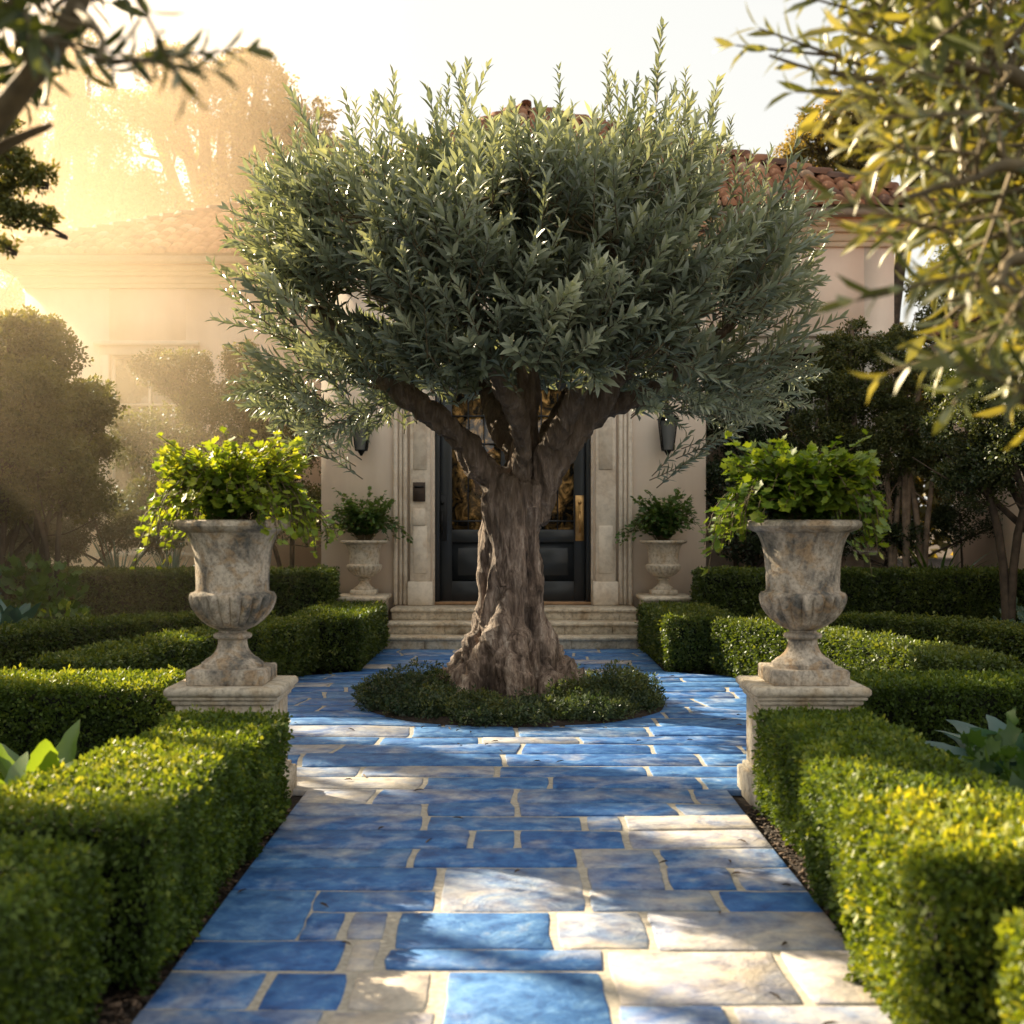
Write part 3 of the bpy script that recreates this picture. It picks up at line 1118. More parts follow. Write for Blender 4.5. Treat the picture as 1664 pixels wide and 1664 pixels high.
def hedge(label, pts, width, h, leaf, dens, mat='box', tint0=.45, lit_top=.10, lump=.024, ends=True, group='clipped box hedges of the garden'):
    pts = np.array(pts, float)
    if len(pts) > 2:
        pp = smooth_path(np.column_stack([pts, np.zeros(len(pts))]), 24)[:, :2]
    else:
        pp = np.stack([pts[0] + (pts[1] - pts[0]) * t for t in np.linspace(0, 1, 8)])
    seg = np.linalg.norm(np.diff(pp, axis=0), axis=1)
    cum = np.concatenate([[0], np.cumsum(seg)])
    L = cum[-1]
    tang = norm(np.gradient(pp, axis=0))

    def at(s):
        x = np.interp(s, cum, pp[:, 0]); y = np.interp(s, cum, pp[:, 1])
        tx = np.interp(s, cum, tang[:, 0]); ty = np.interp(s, cum, tang[:, 1])
        t = norm(np.stack([tx, ty], 1))
        return np.stack([x, y], 1), t, np.stack([t[:, 1], -t[:, 0]], 1)

    mid = pp[len(pp) // 2]
    root = empty('box_hedge', (mid[0], mid[1], 0), label, 'hedge', group)
    # core: a rounded box along the line
    core = MB()
    ins = .06
    hw = width / 2 - ins
    ss = np.linspace(ins, L - ins, max(4, int(L / .15)))
    c, t, nrm = at(ss)
    prof = [(-hw, .02), (-hw, h - ins - .04), (-hw + .05, h - ins), (hw - .05, h - ins), (hw, h - ins - .04), (hw, .02)]
    v = []
    for i in range(len(ss)):
        for (a, z) in prof:
            v.append((c[i, 0] + nrm[i, 0] * a, c[i, 1] + nrm[i, 1] * a, z))
    fs = []
    m = len(prof)
    for i in range(len(ss) - 1):
        for j in range(m - 1):
            fs.append((i * m + j, i * m + j + 1, (i + 1) * m + j + 1, (i + 1) * m + j))
    fs.append(tuple(range(m))); fs.append(tuple((len(ss) - 1) * m + j for j in range(m - 1, -1, -1)))
    core.add(v, fs)
    core.build('stems', M['box_core'], root)
    fo = MB()
    areas = [L * h, L * h, L * width, width * h, width * h]
    for k, ar in enumerate(areas):
        n = int(ar * dens)
        s = RNG.random(n) * L
        if k < 2:
            sg = -1 if k == 0 else 1
            z = RNG.random(n) * h
            off = np.full(n, sg * width / 2)
            c, t, nr = at(s)
            p = np.column_stack([c + nr * off[:, None], z])
            nn = np.column_stack([nr * sg, np.zeros(n)])
        elif k == 2:
            off = (RNG.random(n) - .5) * width
            c, t, nr = at(s)
            p = np.column_stack([c + nr * off[:, None], np.full(n, h)])
            nn = np.tile((0, 0, 1.), (n, 1))
        else:
            s = np.full(n, 0.0 if k == 3 else L)
            off = (RNG.random(n) - .5) * width
            z = RNG.random(n) * h
            c, t, nr = at(s)
            p = np.column_stack([c + nr * off[:, None], z])
            nn = np.column_stack([t * (-1 if k == 3 else 1), np.zeros(n)])
        # round the long top edges
        z = p[:, 2]
        edge = .04
        if k == 2:
            e = np.clip((np.abs(off) - (width / 2 - edge)) / edge, 0, 1)
            p[:, 2] -= e * e * edge * .6
            nn = norm(nn + np.column_stack([nr * (np.sign(off) * e)[:, None], np.zeros(n)]))
            es = np.clip((edge - np.minimum(s, L - s)) / edge, 0, 1)
            p[:, 2] -= es * es * edge * .6
        else:
            e = np.clip((z - (h - edge)) / edge, 0, 1)
            p[:, :2] -= nn[:, :2] * (e * e * edge * .6)[:, None]
            nn = norm(nn + np.column_stack([np.zeros((n, 2)), e]))
        lmp = fbm(p * 4.5, 71, 2) * lump + fbm(p * 15, 73, 2) * lump * .55
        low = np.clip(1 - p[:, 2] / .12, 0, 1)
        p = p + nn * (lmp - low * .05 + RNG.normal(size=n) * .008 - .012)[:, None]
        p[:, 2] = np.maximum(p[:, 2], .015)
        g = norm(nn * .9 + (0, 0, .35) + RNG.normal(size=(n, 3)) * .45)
        tint = tint0 + lit_top * (nn[:, 2] > .7) + .9 * (lmp / (lump + 1e-6)) * .16 + RNG.normal(size=n) * .15 + .16 * fbm(p * 9, 75, 2) - low * .2  # tops tinted lighter as sunlit, hollows darker as shade
        # stray lighter tips
        tip = RNG.random(n) < .05
        tint = tint + tip * .22
        sc = leaf * (.8 + .5 * RNG.random(n)) * (1 + .25 * tip)
        p = p + nn * (tip * leaf * .25)[:, None]
        R = frames(g, rdir(n))
        for q in range(4):
            sel = np.arange(n) % 4 == q
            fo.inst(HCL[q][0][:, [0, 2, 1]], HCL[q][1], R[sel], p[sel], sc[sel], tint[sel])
    fo.build('foliage', M[mat], root)
    return root


NL, ND = .039, 2200          # near cluster size, clusters per square metre
hedge('mid green box hedge block butting the left urn pedestal along the path', [(-1.39, 6.50), (-1.39, 5.72)], .54, .525, NL, ND, tint0=.44, lit_top=.16)
hedge('sunlit box hedge block on the left of the path, second before the pedestal', [(-1.42, 5.63), (-1.42, 4.94)], .56, .54, NL, ND, tint0=.48, lit_top=.2)
hedge('long box hedge block left of the path between the sunlit and the nearest block', [(-1.45, 4.81), (-1.45, 4.10)], .66, .56, NL, ND, tint0=.46, lit_top=.16)
hedge('blurred box hedge block filling the bottom left corner', [(-1.56, 3.88), (-1.56, 2.75)], .66, .54, NL, ND, tint0=.42, lit_top=.1)
hedge('shaded box hedge block butting the right urn pedestal along the path', [(1.53, 6.62), (1.53, 5.26)], .54, .53, NL, ND, tint0=.42, lit_top=.08)
hedge('green box hedge block right of the path, second before the right pedestal', [(1.47, 5.12), (1.47, 4.40)], .60, .545, NL, ND, tint0=.45, lit_top=.10)
hedge('bright box hedge block in full sun, its sunlit yellow painted in, right of the path', [(1.50, 4.26), (1.50, 3.48)], .80, .585, NL * 1.08, ND, 'box_sunlit', tint0=.52, lit_top=.16)
hedge('blurred green box hedge block with sunlit yellow painted in, cut by the bottom right corner', [(1.56, 3.20), (1.56, 2.5)], .68, .52, NL * 1.05, ND, 'box_sunlit', tint0=.48, lit_top=.14)

MD, ML = 1500, .050
hedge('dark faced box hedge with sunlit gold painted on top, running left from the left pedestal', [(-2.02, 7.86), (-4.1, 7.86)], .74, .53, .042, 2200, 'box', .36, .30)
hedge('dark faced box hedge running right from the right pedestal', [(2.06, 7.90), (4.3, 7.75)], .74, .53, .042, 2200, 'box', .34, .14)
hedge('curved inner box hedge behind the left urn pedestal', [(-3.1, 8.9), (-2.92, 9.9), (-2.68, 11.0), (-2.35, 12.0), (-2.15, 12.72)], .52, .525, ML, MD, 'box_far', .44, .16)
hedge('curved inner box hedge behind the right urn pedestal', [(3.28, 8.95), (3.08, 9.9), (2.82, 11.0), (2.48, 12.0), (2.22, 12.72)], .52, .525, ML, MD, 'box_far', .44, .12)
hedge('low box hedge block beside the left end of the front steps', [(-1.84, 12.82), (-1.80, 15.0)], .72, .525, ML, MD, 'box_far', .42, .12)
hedge('low box hedge block beside the right end of the front steps', [(1.90, 12.82), (1.84, 15.0)], .72, .525, ML, MD, 'box_far', .42, .12)
hedge('outer curved box hedge sweeping to the left edge of the garden', [(-4.75, 10.4), (-4.45, 11.5), (-3.7, 12.75), (-2.55, 13.55)], .50, .53, ML, MD, 'box_far', .40, .14)
hedge('outer curved box hedge sweeping to the right edge of the garden', [(4.95, 10.0), (4.6, 11.4), (3.85, 12.75), (2.65, 13.6)], .50, .53, ML, MD, 'box_far', .42, .12)
hedge('tall straight box hedge at the back left, ending at the small stone plinth', [(-2.06, 15.2), (-7.3, 14.95)], .70, .90, .056, 1150, 'box_far', .36, .10)
hedge('tall straight box hedge at the back right, ending at the small stone plinth', [(2.16, 15.1), (6.6, 14.85)], .70, .90, .056, 1150, 'box_far', .34, .10)

# ------------------------------------------------------------------ pedestals and urns
def pedestal(cx, y0, label):
    root = empty('stone_pedestal', (cx, y0 + .3, 0), label, 'pedestal', 'limestone pedestals carrying the large urns')
    x0, x1, y1 = cx - .255, cx + .255, y0 + .55
    m = MB(); m.box(x0 - .045, x1 + .045, y0 - .0, y1 + .0, -.03, .125, bev=.008); m.box(x0 - .02, x1 + .02, y0 + .02, y1 - .02, .125, .15, bev=.006)
    m.build('base', M['pedestal'], root)
    m = MB(); m.box(x0, x1, y0 + .04, y1 - .04, .15, .525, bev=.006)
    m.build('shaft', M['pedestal'], root)
    m = MB(); m.box(x0 - .018, x1 + .018, y0 + .022, y1 - .022, .525, .552, bev=.008)
    m.box(x0 - .035, x1 + .035, y0 + .005, y1 - .005, .552, .572, bev=.006)
    m.box(x0 - .052, x1 + .052, y0 - .015, y1 + .015, .572, .62, bev=.014)
    m.build('cap', M['pedestal'], root)
    return root


PLX, PRX, PY = -1.505, 1.575, 6.78
pedestal(PLX, PY, 'limestone pedestal under the large urn left of the path')
pedestal(PRX, PY, 'limestone pedestal under the large urn right of the path')


def urn_profile():
    foot = [(.150, .080), (.164, .083), (.166, .105), (.150, .115), (.146, .122), (.120, .137), (.101, .155), (.086, .180), (.079, .205), (.078, .232), (.098, .238), (.104, .247), (.102, .258), (.094, .264), (.074, .270), (.074, .282)]
    bowl = [(.074, .280), (.095, .289), (.130, .306), (.166, .334), (.196, .368), (.218, .402), (.230, .436), (.2335, .458), (.231, .472), (.222, .484), (.204, .489), (.197, .496),
            (.196, .520), (.197, .560), (.199, .610), (.203, .660), (.209, .700), (.218, .740), (.232, .780), (.250, .812)]
    rim = [(.250, .810), (.276, .820), (.300, .832), (.312, .846), (.313, .860), (.306, .872), (.292, .878), (.262, .876), (.246, .862), (.238, .82), (.232, .78)]
    return foot, bowl, rim


def urn(cx, cy, z0, label, s=1.0, group=None, stone='urn', turn=0.0, fat=1.0):
    root = empty('stone_urn', (cx, cy, z0), label, 'urn', group)
    foot, bowl, rim = urn_profile()
    m = MB()
    q = .205 * s
    m.box(cx - q, cx + q, cy - q, cy + q, z0, z0 + .082 * s, bev=.008 * s)
    m.build('plinth', M[stone], root)
    m = MB(); m.lathe(foot, cx, cy, z0, 96, s=s)
    m.build('foot', M[stone], root, True, .6)

    def gad(r, z, th):
        r = r * fat
        if .285 < z < .470:
            k = min(1, (z - .285) / .05) * min(1, (.474 - z) / .03)
            lob = np.abs(np.sin((th + turn) * 11))
            return r * (1 - .11 * k + .12 * k * lob ** .6)
        n = vnoise(np.stack([np.cos(th) * 3, np.sin(th) * 3, np.full_like(th, z * 9)], 1), 4)
        return r * (1 + .007 * n)

    dens = []
    for i in range(len(bowl) - 1):
        for t in (0, .5):
            dens.append((bowl[i][0] * (1 - t) + bowl[i + 1][0] * t, bowl[i][1] * (1 - t) + bowl[i + 1][1] * t))
    dens.append(bowl[-1])
    m = MB(); m.lathe(dens, cx, cy, z0, 264, gad, s=s)
    m.build('bowl', M[stone], root, True, .7)

    def chip(r, z, th):
        n = vnoise(np.stack([np.cos(th) * 5, np.sin(th) * 5, np.full_like(th, z * 12)], 1), 8)
        n2 = vnoise(np.stack([np.cos(th) * 14, np.sin(th) * 14, np.full_like(th, z * 30)], 1), 9)
        return r * fat * (1 + .010 * n + .006 * n2)
    m = MB(); m.lathe(rim, cx, cy, z0, 128, chip, s=s)
    m.build('rim', M[stone], root, True, .6)
    m = MB()
    th = np.linspace(0, 2 * PI, 32, endpoint=False)
    m.add(np.stack([cx + .245 * s * np.cos(th), cy + .245 * s * np.sin(th), np.full(32, z0 + .845 * s)], 1), [tuple(range(32))])
    m.build('potting_soil', M['soil'], root)
    return root


UY = 7.06
urn(PLX - .005, UY, .62, 'large weathered urn with fluted bowl on the left pedestal', 1.0, 'large weathered urns flanking the path')
urn(PRX + .01, UY, .62, 'large weathered urn with fluted bowl on the right pedestal, grey and ochre stains', 1.0, 'large weathered urns flanking the path', turn=.1)

# lobed leaf
def lobed(k=9, cup=.16, seed=0):
    r = np.random.default_rng(seed)
    v = [(0, .0, 0), (0, .45, -.04)]
    ths = np.linspace(-2.55, 2.55, k * 2 + 1)
    for i, a in enumerate(ths):
        rr = (.53 if i % 2 == 0 else .35) * (1 + .12 * math.cos(a)) * r.uniform(.9, 1.1)
        v.append((rr * math.sin(a), .45 + rr * math.cos(a), cup * (rr * 1.6) ** 2 * (1 if i % 2 else .7) - .05 * math.cos(a)))
    f = [(1, i, i + 1) for i in range(2, len(v) - 1)] + [(0, 2, 1), (0, 1, len(v) - 1)]
    f = [tuple(reversed(x)) for x in f]
    return np.array(v, float), f


LOB = [lobed(4 + i, .12 + .06 * i, i) for i in range(4)]


def urn_plant(cx, cy, zr, label, s, nst, mat, spread, height, droop, seed, leaf=(.055, .095), tint0=.5, front_clear=None, group=None, cat='plant', stems=True, outward=1.0, bluemix=False):
    r = np.random.default_rng(seed)
    root = empty('urn_plant', (cx, cy, zr), label, cat, group)
    fo, st = MB(), MB()
    P_, D_, S_, T_ = [], [], [], []
    for i in range(nst):
        a = r.uniform(0, 2 * PI)
        ca, sa = math.cos(a), math.sin(a)
        # keep part of the front rim bare
        front = -sa
        side = abs(ca)
        el = r.beta(1.4, 1.2)
        R_ = spread * s * (1 - .55 * el) * r.uniform(.75, 1.06) * (.72 + .28 * side)
        top = height * s * (.30 + .78 * el) * r.uniform(.7, 1.12)
        dr = droop * s * (1 - el) ** 1.3 * r.uniform(.3, 1.1) * (side ** 1.5)
        if front > .25 and el < .45:
            clear = front_clear is None or not (front_clear[0] < ca < front_clear[1])
            if clear:
                dr = 0
                R_ = min(R_, .27 * s)
                top = max(top, height * s * .35)
        elif front > -.2 and dr > 0 and R_ < .36 * s:
            R_ = .36 * s + r.uniform(0, .06)
        pts = [(cx + ca * .05, cy + sa * .05, zr - .05 * s), (cx + ca * R_ * .35, cy + sa * R_ * .35, zr + top * .75), (cx + ca * R_ * .75, cy + sa * R_ * .75, zr + top),
               (cx + ca * R_, cy + sa * R_, zr + top * .72 - dr * .6)]
        if dr > .05:
            pts.append((cx + ca * (R_ + .03 * s), cy + sa * (R_ + .03 * s), zr + top * .3 - dr))
        if el > .6:
            pts = pts[:3] + [(cx + ca * R_ * .95, cy + sa * R_ * .95, zr + top * 1.15)]
        sp = smooth_path(pts, 12)
        if stems:
            st.tube(sp, [.004 * s, .0025 * s], 4)
        nl = r.integers(9, 15)
        for k in range(nl):
            t = .22 + .78 * k / (nl - 1)
            q = sp[min(11, int(t * 11))]
            tang = sp[min(11, int(t * 11) + 1)] - sp[max(0, int(t * 11) - 1)]
            d = norm(tang / (np.linalg.norm(tang) + 1e-9) * .5 + r.normal(size=3) * .55 + np.array([ca, sa, .15]) * .5 * outward)
            P_.append(q + r.normal(size=3) * .012 * s)
            D_.append(d)
            S_.append(r.uniform(*leaf) * s * (1.1 - .45 * t))
            T_.append(tint0 - .22 + .40 * t + r.normal() * .08 + .10 * (el - .5))
    P_, D_, S_, T_ = np.array(P_), np.array(D_), np.array(S_), np.array(T_)
    up = norm(np.array([0, 0, 1.]) + r.normal(size=(len(P_), 3)) * .45 + (P_ - (cx, cy, zr - .1)) * 1.2)
    R = frames(D_, up)
    for q in range(4):
        sel = np.arange(len(P_)) % 4 == q
        fo.inst(LOB[q][0], LOB[q][1], R[sel], P_[sel], S_[sel], T_[sel])
    fo.build('leaves', M[mat], root)
    if stems:
        st.build('stems', M['twig'], root)
    return root


urn_plant(PLX - .01, UY, 1.49, 'yellow green lobed foliage plant spilling from the large left urn', 1.0, 380, 'fern', .54, .34, .34, 3, leaf=(.04, .082), tint0=.56, front_clear=(.15, .7), group='leafy plants in the large urns')
urn_plant(PRX + .0, UY, 1.49, 'fresh green lobed foliage plant spilling from the large right urn', 1.0, 350, 'fern', .53, .33, .34, 9, leaf=(.055, .10), tint0=.44, front_clear=(-.75, -.4), group='leafy plants in the large urns')

# small urns on plinths beside the door
EY = 15.9
for sx, lab in ((-1, 'left'), (1, 'right')):
    cx = (592 - VX) / F * EY if sx < 0 else (1078 - VX) / F * EY
    root = empty('stone_plinth', (cx, EY, 0), 'low stone plinth at the %s end of the front steps' % lab, 'plinth', 'low plinths carrying the small urns')
    m = MB(); m.box(cx - .27, cx + .27, EY - .50, EY + .27, -.03, .53, bev=.01); m.build('shaft', M['step'], root)
    m = MB(); m.box(cx - .31, cx + .31, EY - .54, EY + .31, .53, .58, bev=.012); m.build('cap', M['step'], root)
    urn(cx, EY, .58, 'small fluted stone urn on the low plinth %s of the door' % lab, .76, 'small urns beside the door', 'pedestal', turn=.2 * sx, fat=1.22)
    urn_plant(cx, EY, .58 + .66, 'dark green leafy plant in the small urn %s of the door' % lab, .92, 130, 'fern_dark', .62, .52, .14, 20 + sx, leaf=(.06, .10), tint0=.62 if sx > 0 else .72, group='leafy plants in the small urns')

# ------------------------------------------------------------------ front steps
root = empty('front_steps', (0, 15.4, 0), 'three shallow pale stone steps leading up to the front door', 'steps')
sz = [0, .142, .284, .426]
sy = [15.0, 15.33, 15.66, 16.9]
for k in range(3):
    st = MB()
    x0, x1 = -1.47 + .015 * k, 1.55 - .015 * k
    # riser stones
    xs = [x0]
    while xs[-1] < x1 - .75:
        xs.append(xs[-1] + random.uniform(.45, .8))
    xs.append(x1)
    for a, b_ in zip(xs[:-1], xs[1:]):
        st.box(a + .002, b_ - .002, sy[k] + .03, sy[k] + .30, sz[k] - (.03 if k == 0 else .0), sz[k + 1] - .046, tint=random.random(), bev=.004)
    st.box(x0 - .01, x1 + .01, sy[k], (sy[k + 1] + .05) if k < 2 else 16.32, sz[k + 1] - .046, sz[k + 1], bev=.012)
    st.build('step', M['step'], root)

# ------------------------------------------------------------------ the villa
villa = empty('villa', (0, 18, 0), 'cream stucco villa with clay tile roofs and dark double front door', 'house')
DZ = .426
EF = 16.30                       # entrance wall front
xl, xr = (522 - VX) / F * EF, (1147 - VX) / F * EF
dx0, dx1 = (706 - VX) / F * EF, (961 - VX) / F * EF
dtop = 3.42
m = MB()
m.box(xl, dx0 - .02, EF, EF + .35, -.03, 4.75)
m.box(dx1 + .02, xr, EF, EF + .35, -.03, 4.75)
m.box(dx0 - .02, dx1 + .02, EF, EF + .35, dtop + .02, 4.75)
m.box(xl, xl + .3, EF + .35, 20.3, -.03, 4.75)
m.box(xr - .3, xr, EF + .35, 17.3, -.03, 4.75)
m.build('entrance_wall', M['stucco'], villa)


def wall_hole(mb, x0, x1, z0, z1, y0, y1, holes):
    """a wall along X with rectangular holes (hx0,hx1,hz0,hz1), sorted by x"""
    x = x0
    for (a, b_, c, d) in holes:
        mb.box(x, a, y0, y1, z0, z1)
        mb.box(a, b_, y0, y1, z0, c)
        mb.box(a, b_, y0, y1, d, z1)
        x = b_
    mb.box(x, x1, y0, y1, z0, z1)


RY = 17.3
m = MB()
wR = (3.40, 4.70, 1.1, 3.78)
wall_hole(m, xr + .001, 5.10, -.03, 5.2, RY, RY + .3, [wR])
m.box(xl + .31, xr, RY + .001, RY + .3, 4.75, 5.2)
m.box(4.8, 5.10, RY + .3, 24.5, -.03, 5.2)
m.build('right_wing_wall', M['stucco'], villa)
LY = 20.4
m = MB()
wL = (-6.30, -5.10, 1.0, 4.08)
wall_hole(m, -7.62, xl, -.03, 5.2, LY, LY + .3, [wL])
m.box(-7.62, -7.32, LY + .3, 26.5, -.03, 5.2)
m.box(xl + .001, xl + .3, 20.3, 20.7, -.03, 5.2)
m.build('left_wing_wall', M['stucco'], villa)


def window(x0, x1, z0, z1, Y, label, nx=2, nz=4):
    fr = MB()
    t = .13
    # outer surround with a small cornice
    fr.box(x0 - t, x0, Y - .04, Y + .1, z0 - .02, z1, bev=.006)
    fr.box(x1, x1 + t, Y - .04, Y + .1, z0 - .02, z1, bev=.006)
    fr.box(x0 - t, x1 + t, Y - .045, Y + .1, z1, z1 + .14, bev=.006)
    fr.box(x0 - t - .09, x1 + t + .09, Y - .12, Y + .1, z1 + .14, z1 + .21, bev=.01)
    fr.box(x0 - t - .05, x1 + t + .05, Y - .10, Y + .1, z0 - .09, z0 - .02, bev=.01)
    o = fr.build('window', M['frame'], villa)
    sa = MB()
    w_ = .05
    Yi = Y + .12
    sa.box(x0, x0 + w_, Yi, Yi + .05, z0, z1); sa.box(x1 - w_, x1, Yi, Yi + .05, z0, z1)
    sa.box(x0 + w_, x1 - w_, Yi, Yi + .05, z1 - w_, z1); sa.box(x0 + w_, x1 - w_, Yi, Yi + .05, z0, z0 + w_)
    for i in range(1, nx):
        xx = x0 + (x1 - x0) * i / nx
        sa.box(xx - .015, xx + .015, Yi + .005, Yi + .04, z0 + w_, z1 - w_)
    for i in range(1, nz):
        zz = z0 + (z1 - z0) * i / nz
        sa.box(x0 + w_, x1 - w_, Yi + .008, Yi + .036, zz - .015, zz + .015)
    sub(sa, 'sash', M['frame'], o)
    pn = MB(); pn.box(x0 + .01, x1 - .01, Yi + .045, Yi + .06, z0 + .01, z1 - .01)
    sub(pn, 'pane', M['glass'], o)
    if label:
        o['label'] = label


window(*wL, LY, 'tall hazy window half hidden by the bushes on the left')
window(*wR, RY, 'window behind the trees on the right')


def cornice(x0, x1, Y, zt, name, ret0=None, ret1=None):
    c = MB()
    for a, (out, z0, z1) in enumerate(((.05, zt - .40, zt - .33), (.08, zt - .33, zt - .22), (.16, zt - .22, zt - .15), (.22, zt - .15, zt - .06))):
        c.box(x0 - (out if ret0 else 0), x1 + (out if ret1 else 0), Y - out, Y + .02, z0, z1, bev=.01)
        if ret1:
            c.box(x1 - .02, x1 + out - .001, Y + .021, Y + ret1, z0 + .001, z1 - .001, bev=.01)
        if ret0:
            c.box(x0 - out + .001, x0 + .02, Y + .021, Y + ret0, z0 + .001, z1 - .001, bev=.01)
    c.build('cornice', M['trim'], villa)


cornice(2.46, 5.10, RY, 5.52, 'right', None, 5)
cornice(-7.62, -2.42, LY, 5.52, 'left', 5, None)
cornice(xl, xr, EF, 5.02, 'entrance', 3.9, .95)
g_ = [(2.3, 5.62, RY - .46, RY - .34), (-8.05, -2.40, LY - .46, LY - .34)]
for (a, b_, c, d) in g_:
    m = MB()
    m.box(a, b_, c, d, 5.44, 5.55, bev=.02)
    m.build('gutter', M['gutter'], villa)

# tiled roofs
TA = np.linspace(-PI / 2, PI / 2, 6)
tile_v, tile_f = [], []
for k, (vv, rr, hh) in enumerate(((0.0, .098, .028), (1.0, .082, .0))):
    for a in TA:
        tile_v.append((rr * math.sin(a), vv, hh + rr * .85 * math.cos(a)))
for j in range(5):
    tile_f.append((j, j + 1, 6 + j + 1, 6 + j))
tile_f.append((0, 5, 4, 3, 2, 1))
tile_v = np.array(tile_v)


def roof_slope(mb, poly, thick=.05):
    """poly: 3D points, first two are the eave (left to right seen from outside)"""
    p = np.array(poly, float)
    u = norm(p[1] - p[0])
    nn = norm(np.cross(u, p[2] - p[0]))
    if nn[2] < 0:
        nn = -nn
    v_ = np.cross(nn, u)
    uv = np.stack([(p - p[0]) @ u, (p - p[0]) @ v_], 1)
    mb.add(p, [tuple(range(len(p)))], 0, .1)
    top = uv[:, 1].max()
    umin, umax = uv[:, 0].min(), uv[:, 0].max()
    pos, tint = [], []
    cols = np.arange(umin, umax, .205)
    for r in range(int(top / .30) + 1):
        vv = r * .30 - .05
        # the slope's extent at this height
        y = min(max(vv + .15, 0.001), top - .001)
        xs = []
        for i in range(len(uv)):
            a, b_ = uv[i], uv[(i + 1) % len(uv)]
            if (a[1] - y) * (b_[1] - y) < 0:
                xs.append(a[0] + (b_[0] - a[0]) * (y - a[1]) / (b_[1] - a[1]))
        if len(xs) < 2:
            continue
        lo, hi = min(xs), max(xs)
        for c in cols:
            if lo - .05 < c < hi + .05:
                pos.append(p[0] + u * (c + random.uniform(-.008, .008)) + v_ * (vv + random.uniform(-.02, .02)) + nn * (.03 + random.uniform(0, .012)))
                tint.append(min(1, max(0, random.gauss(.36, .13))))
    pos = np.array(pos)
    R = np.tile(np.stack([u, v_, nn], 1)[None], (len(pos), 1, 1))
    mb.inst(tile_v, tile_f, R, pos, np.tile((1, .36, 1), (len(pos), 1)), np.array(tint))


def hip_tiles(mb, a, b_):
    a, b_ = np.array(a, float), np.array(b_, float)
    L = np.linalg.norm(b_ - a)
    n = int(L / .33)
    d = norm(b_ - a)
    R = frames(d[None], np.array([[0, 0, 1.]]))
    pos = np.array([a + d * (i * .33) + (0, 0, .06) for i in range(n)])
    mb.inst(tile_v, tile_f, np.tile(R, (n, 1, 1)), pos, np.tile((1.3, .38, 1.3), (n, 1)), RNG.random(n) * .6)


ez = 5.54
ap = (.20, 21.0, 8.05)
c1, c2, c3, c4 = (-2.90, RY - .42, ez), (5.58, RY - .42, ez), (5.58, 25.2, ez), (-2.90, 25.2, ez)
m = MB()
roof_slope(m, [c1, c2, ap]); roof_slope(m, [c2, c3, ap]); roof_slope(m, [c3, c4, ap]); roof_slope(m, [c4, c1, ap])
for c in (c1, c2, c3, c4):
    hip_tiles(m, c, ap)
m.box(-2.88, 5.56, RY - .40, 25.1, ez - .09, ez - .02)
m.build('main_roof', M['tile'], villa)
m = MB()
l1, l2 = (-8.08, LY - .42, ez), (-2.2, LY - .42, ez)
r1, r2 = (-4.75, 23.6, 7.12), (-1.6, 23.6, 7.12)
l4 = (-8.08, 26.9, ez)
roof_slope(m, [l1, l2, r2, r1]); roof_slope(m, [l4, l1, r1]); roof_slope(m, [(-2.2, 26.9, ez), l4, r1, r2])
hip_tiles(m, l1, r1); hip_tiles(m, r1, r2); hip_tiles(m, l4, r1)
m.box(-8.06, -2.95, LY - .40, 26.8, ez - .09, ez - .02)
m.build('left_wing_roof', M['tile'], villa)
m = MB()
roof_slope(m, [(xl - .25, EF - .3, 5.04), (xr + .25, EF - .3, 5.04), (xr + .25, RY - .02, 5.36), (xl - .25, RY - .02, 5.36)])
m.box(xl - .24, xr + .24, EF - .29, RY - .03, 4.97, 5.03)
m.build('entrance_roof', M['tile'], villa)

# side wing coming forward on the right
m = MB()
m.box(5.85, 6.15, 9.0, 16.95, -.03, 3.62)
m.box(5.85, 9.5, 16.95, 17.2, -.03, 3.62)
m.build('side_wing_wall', M['stucco'], villa)
m = MB()
roof_slope(m, [(5.45, 17.3, 3.78), (5.45, 8.6, 3.78), (9.0, 8.6, 5.1), (9.0, 17.3, 5.1)])
m.build('side_wing_roof', M['tile'], villa)
m = MB()
m.box(5.44, 5.52, 8.6, 17.28, 3.60, 3.77, bev=.015)
m.box(5.52, 5.86, 8.62, 17.26, 3.63, 3.68)
m.build('fascia', M['gutter'], villa)

# carved surround
def pilaster(x0, x1, Y, name, inner):
    s = MB()
    s.box(x0, x1, Y - .09, Y + .001, DZ + .001 + .30, dtop + .1, bev=.01)
    s.box(x0 - .03, x1 + .03, Y - .13, Y + .002, DZ + .001, DZ + .30, bev=.012)
    w_ = x1 - x0
    s.box(x0 + w_ * .16, x1 - w_ * .16, Y - .105, Y - .08, DZ + .40, 1.42, bev=.008)
    s.box(x0 + w_ * .16, x1 - w_ * .16, Y - .105, Y - .08, 2.12, dtop - .1, bev=.008)
    o = s.build('pilaster', M['surround'], villa)
    return o


pilaster(dx0 - .30, dx0 - .045, EF, 'l', 1)
pilaster(dx1 + .045, dx1 + .30, EF, 'r', -1)
s = MB()
for sx in (-1, 1):
    e = dx0 - .30 if sx < 0 else dx1 + .30
    for k, (w_, d_) in enumerate(((.06, .06), (.05, .035), (.06, .05))):
        a = e + sx * (.035 + k * .062)
        lo, hi = sorted((a, a + sx * w_ * .9))
        s.box(lo, hi, EF - d_, EF + .001, DZ + .002, dtop + .1, bev=.012)
s.box(dx0 - .52, dx1 + .52, EF - .12, EF + .001, dtop + .102, dtop + .35, bev=.02)
s.box(dx0 - .60, dx1 + .60, EF - .22, EF + .001, dtop + .352, dtop + .44, bev=.02)
s.box(dx0 - .045, dx0 - .0, EF + .02, EF + .3, DZ, dtop, bev=.004)
s.box(dx1 + .0, dx1 + .045, EF + .02, EF + .3, DZ, dtop, bev=.004)
s.build('door_surround', M['surround'], villa)
s = MB(); s.box(dx0, dx1, EF + .02, EF + .35, DZ + .001, DZ + .035, bev=.006)
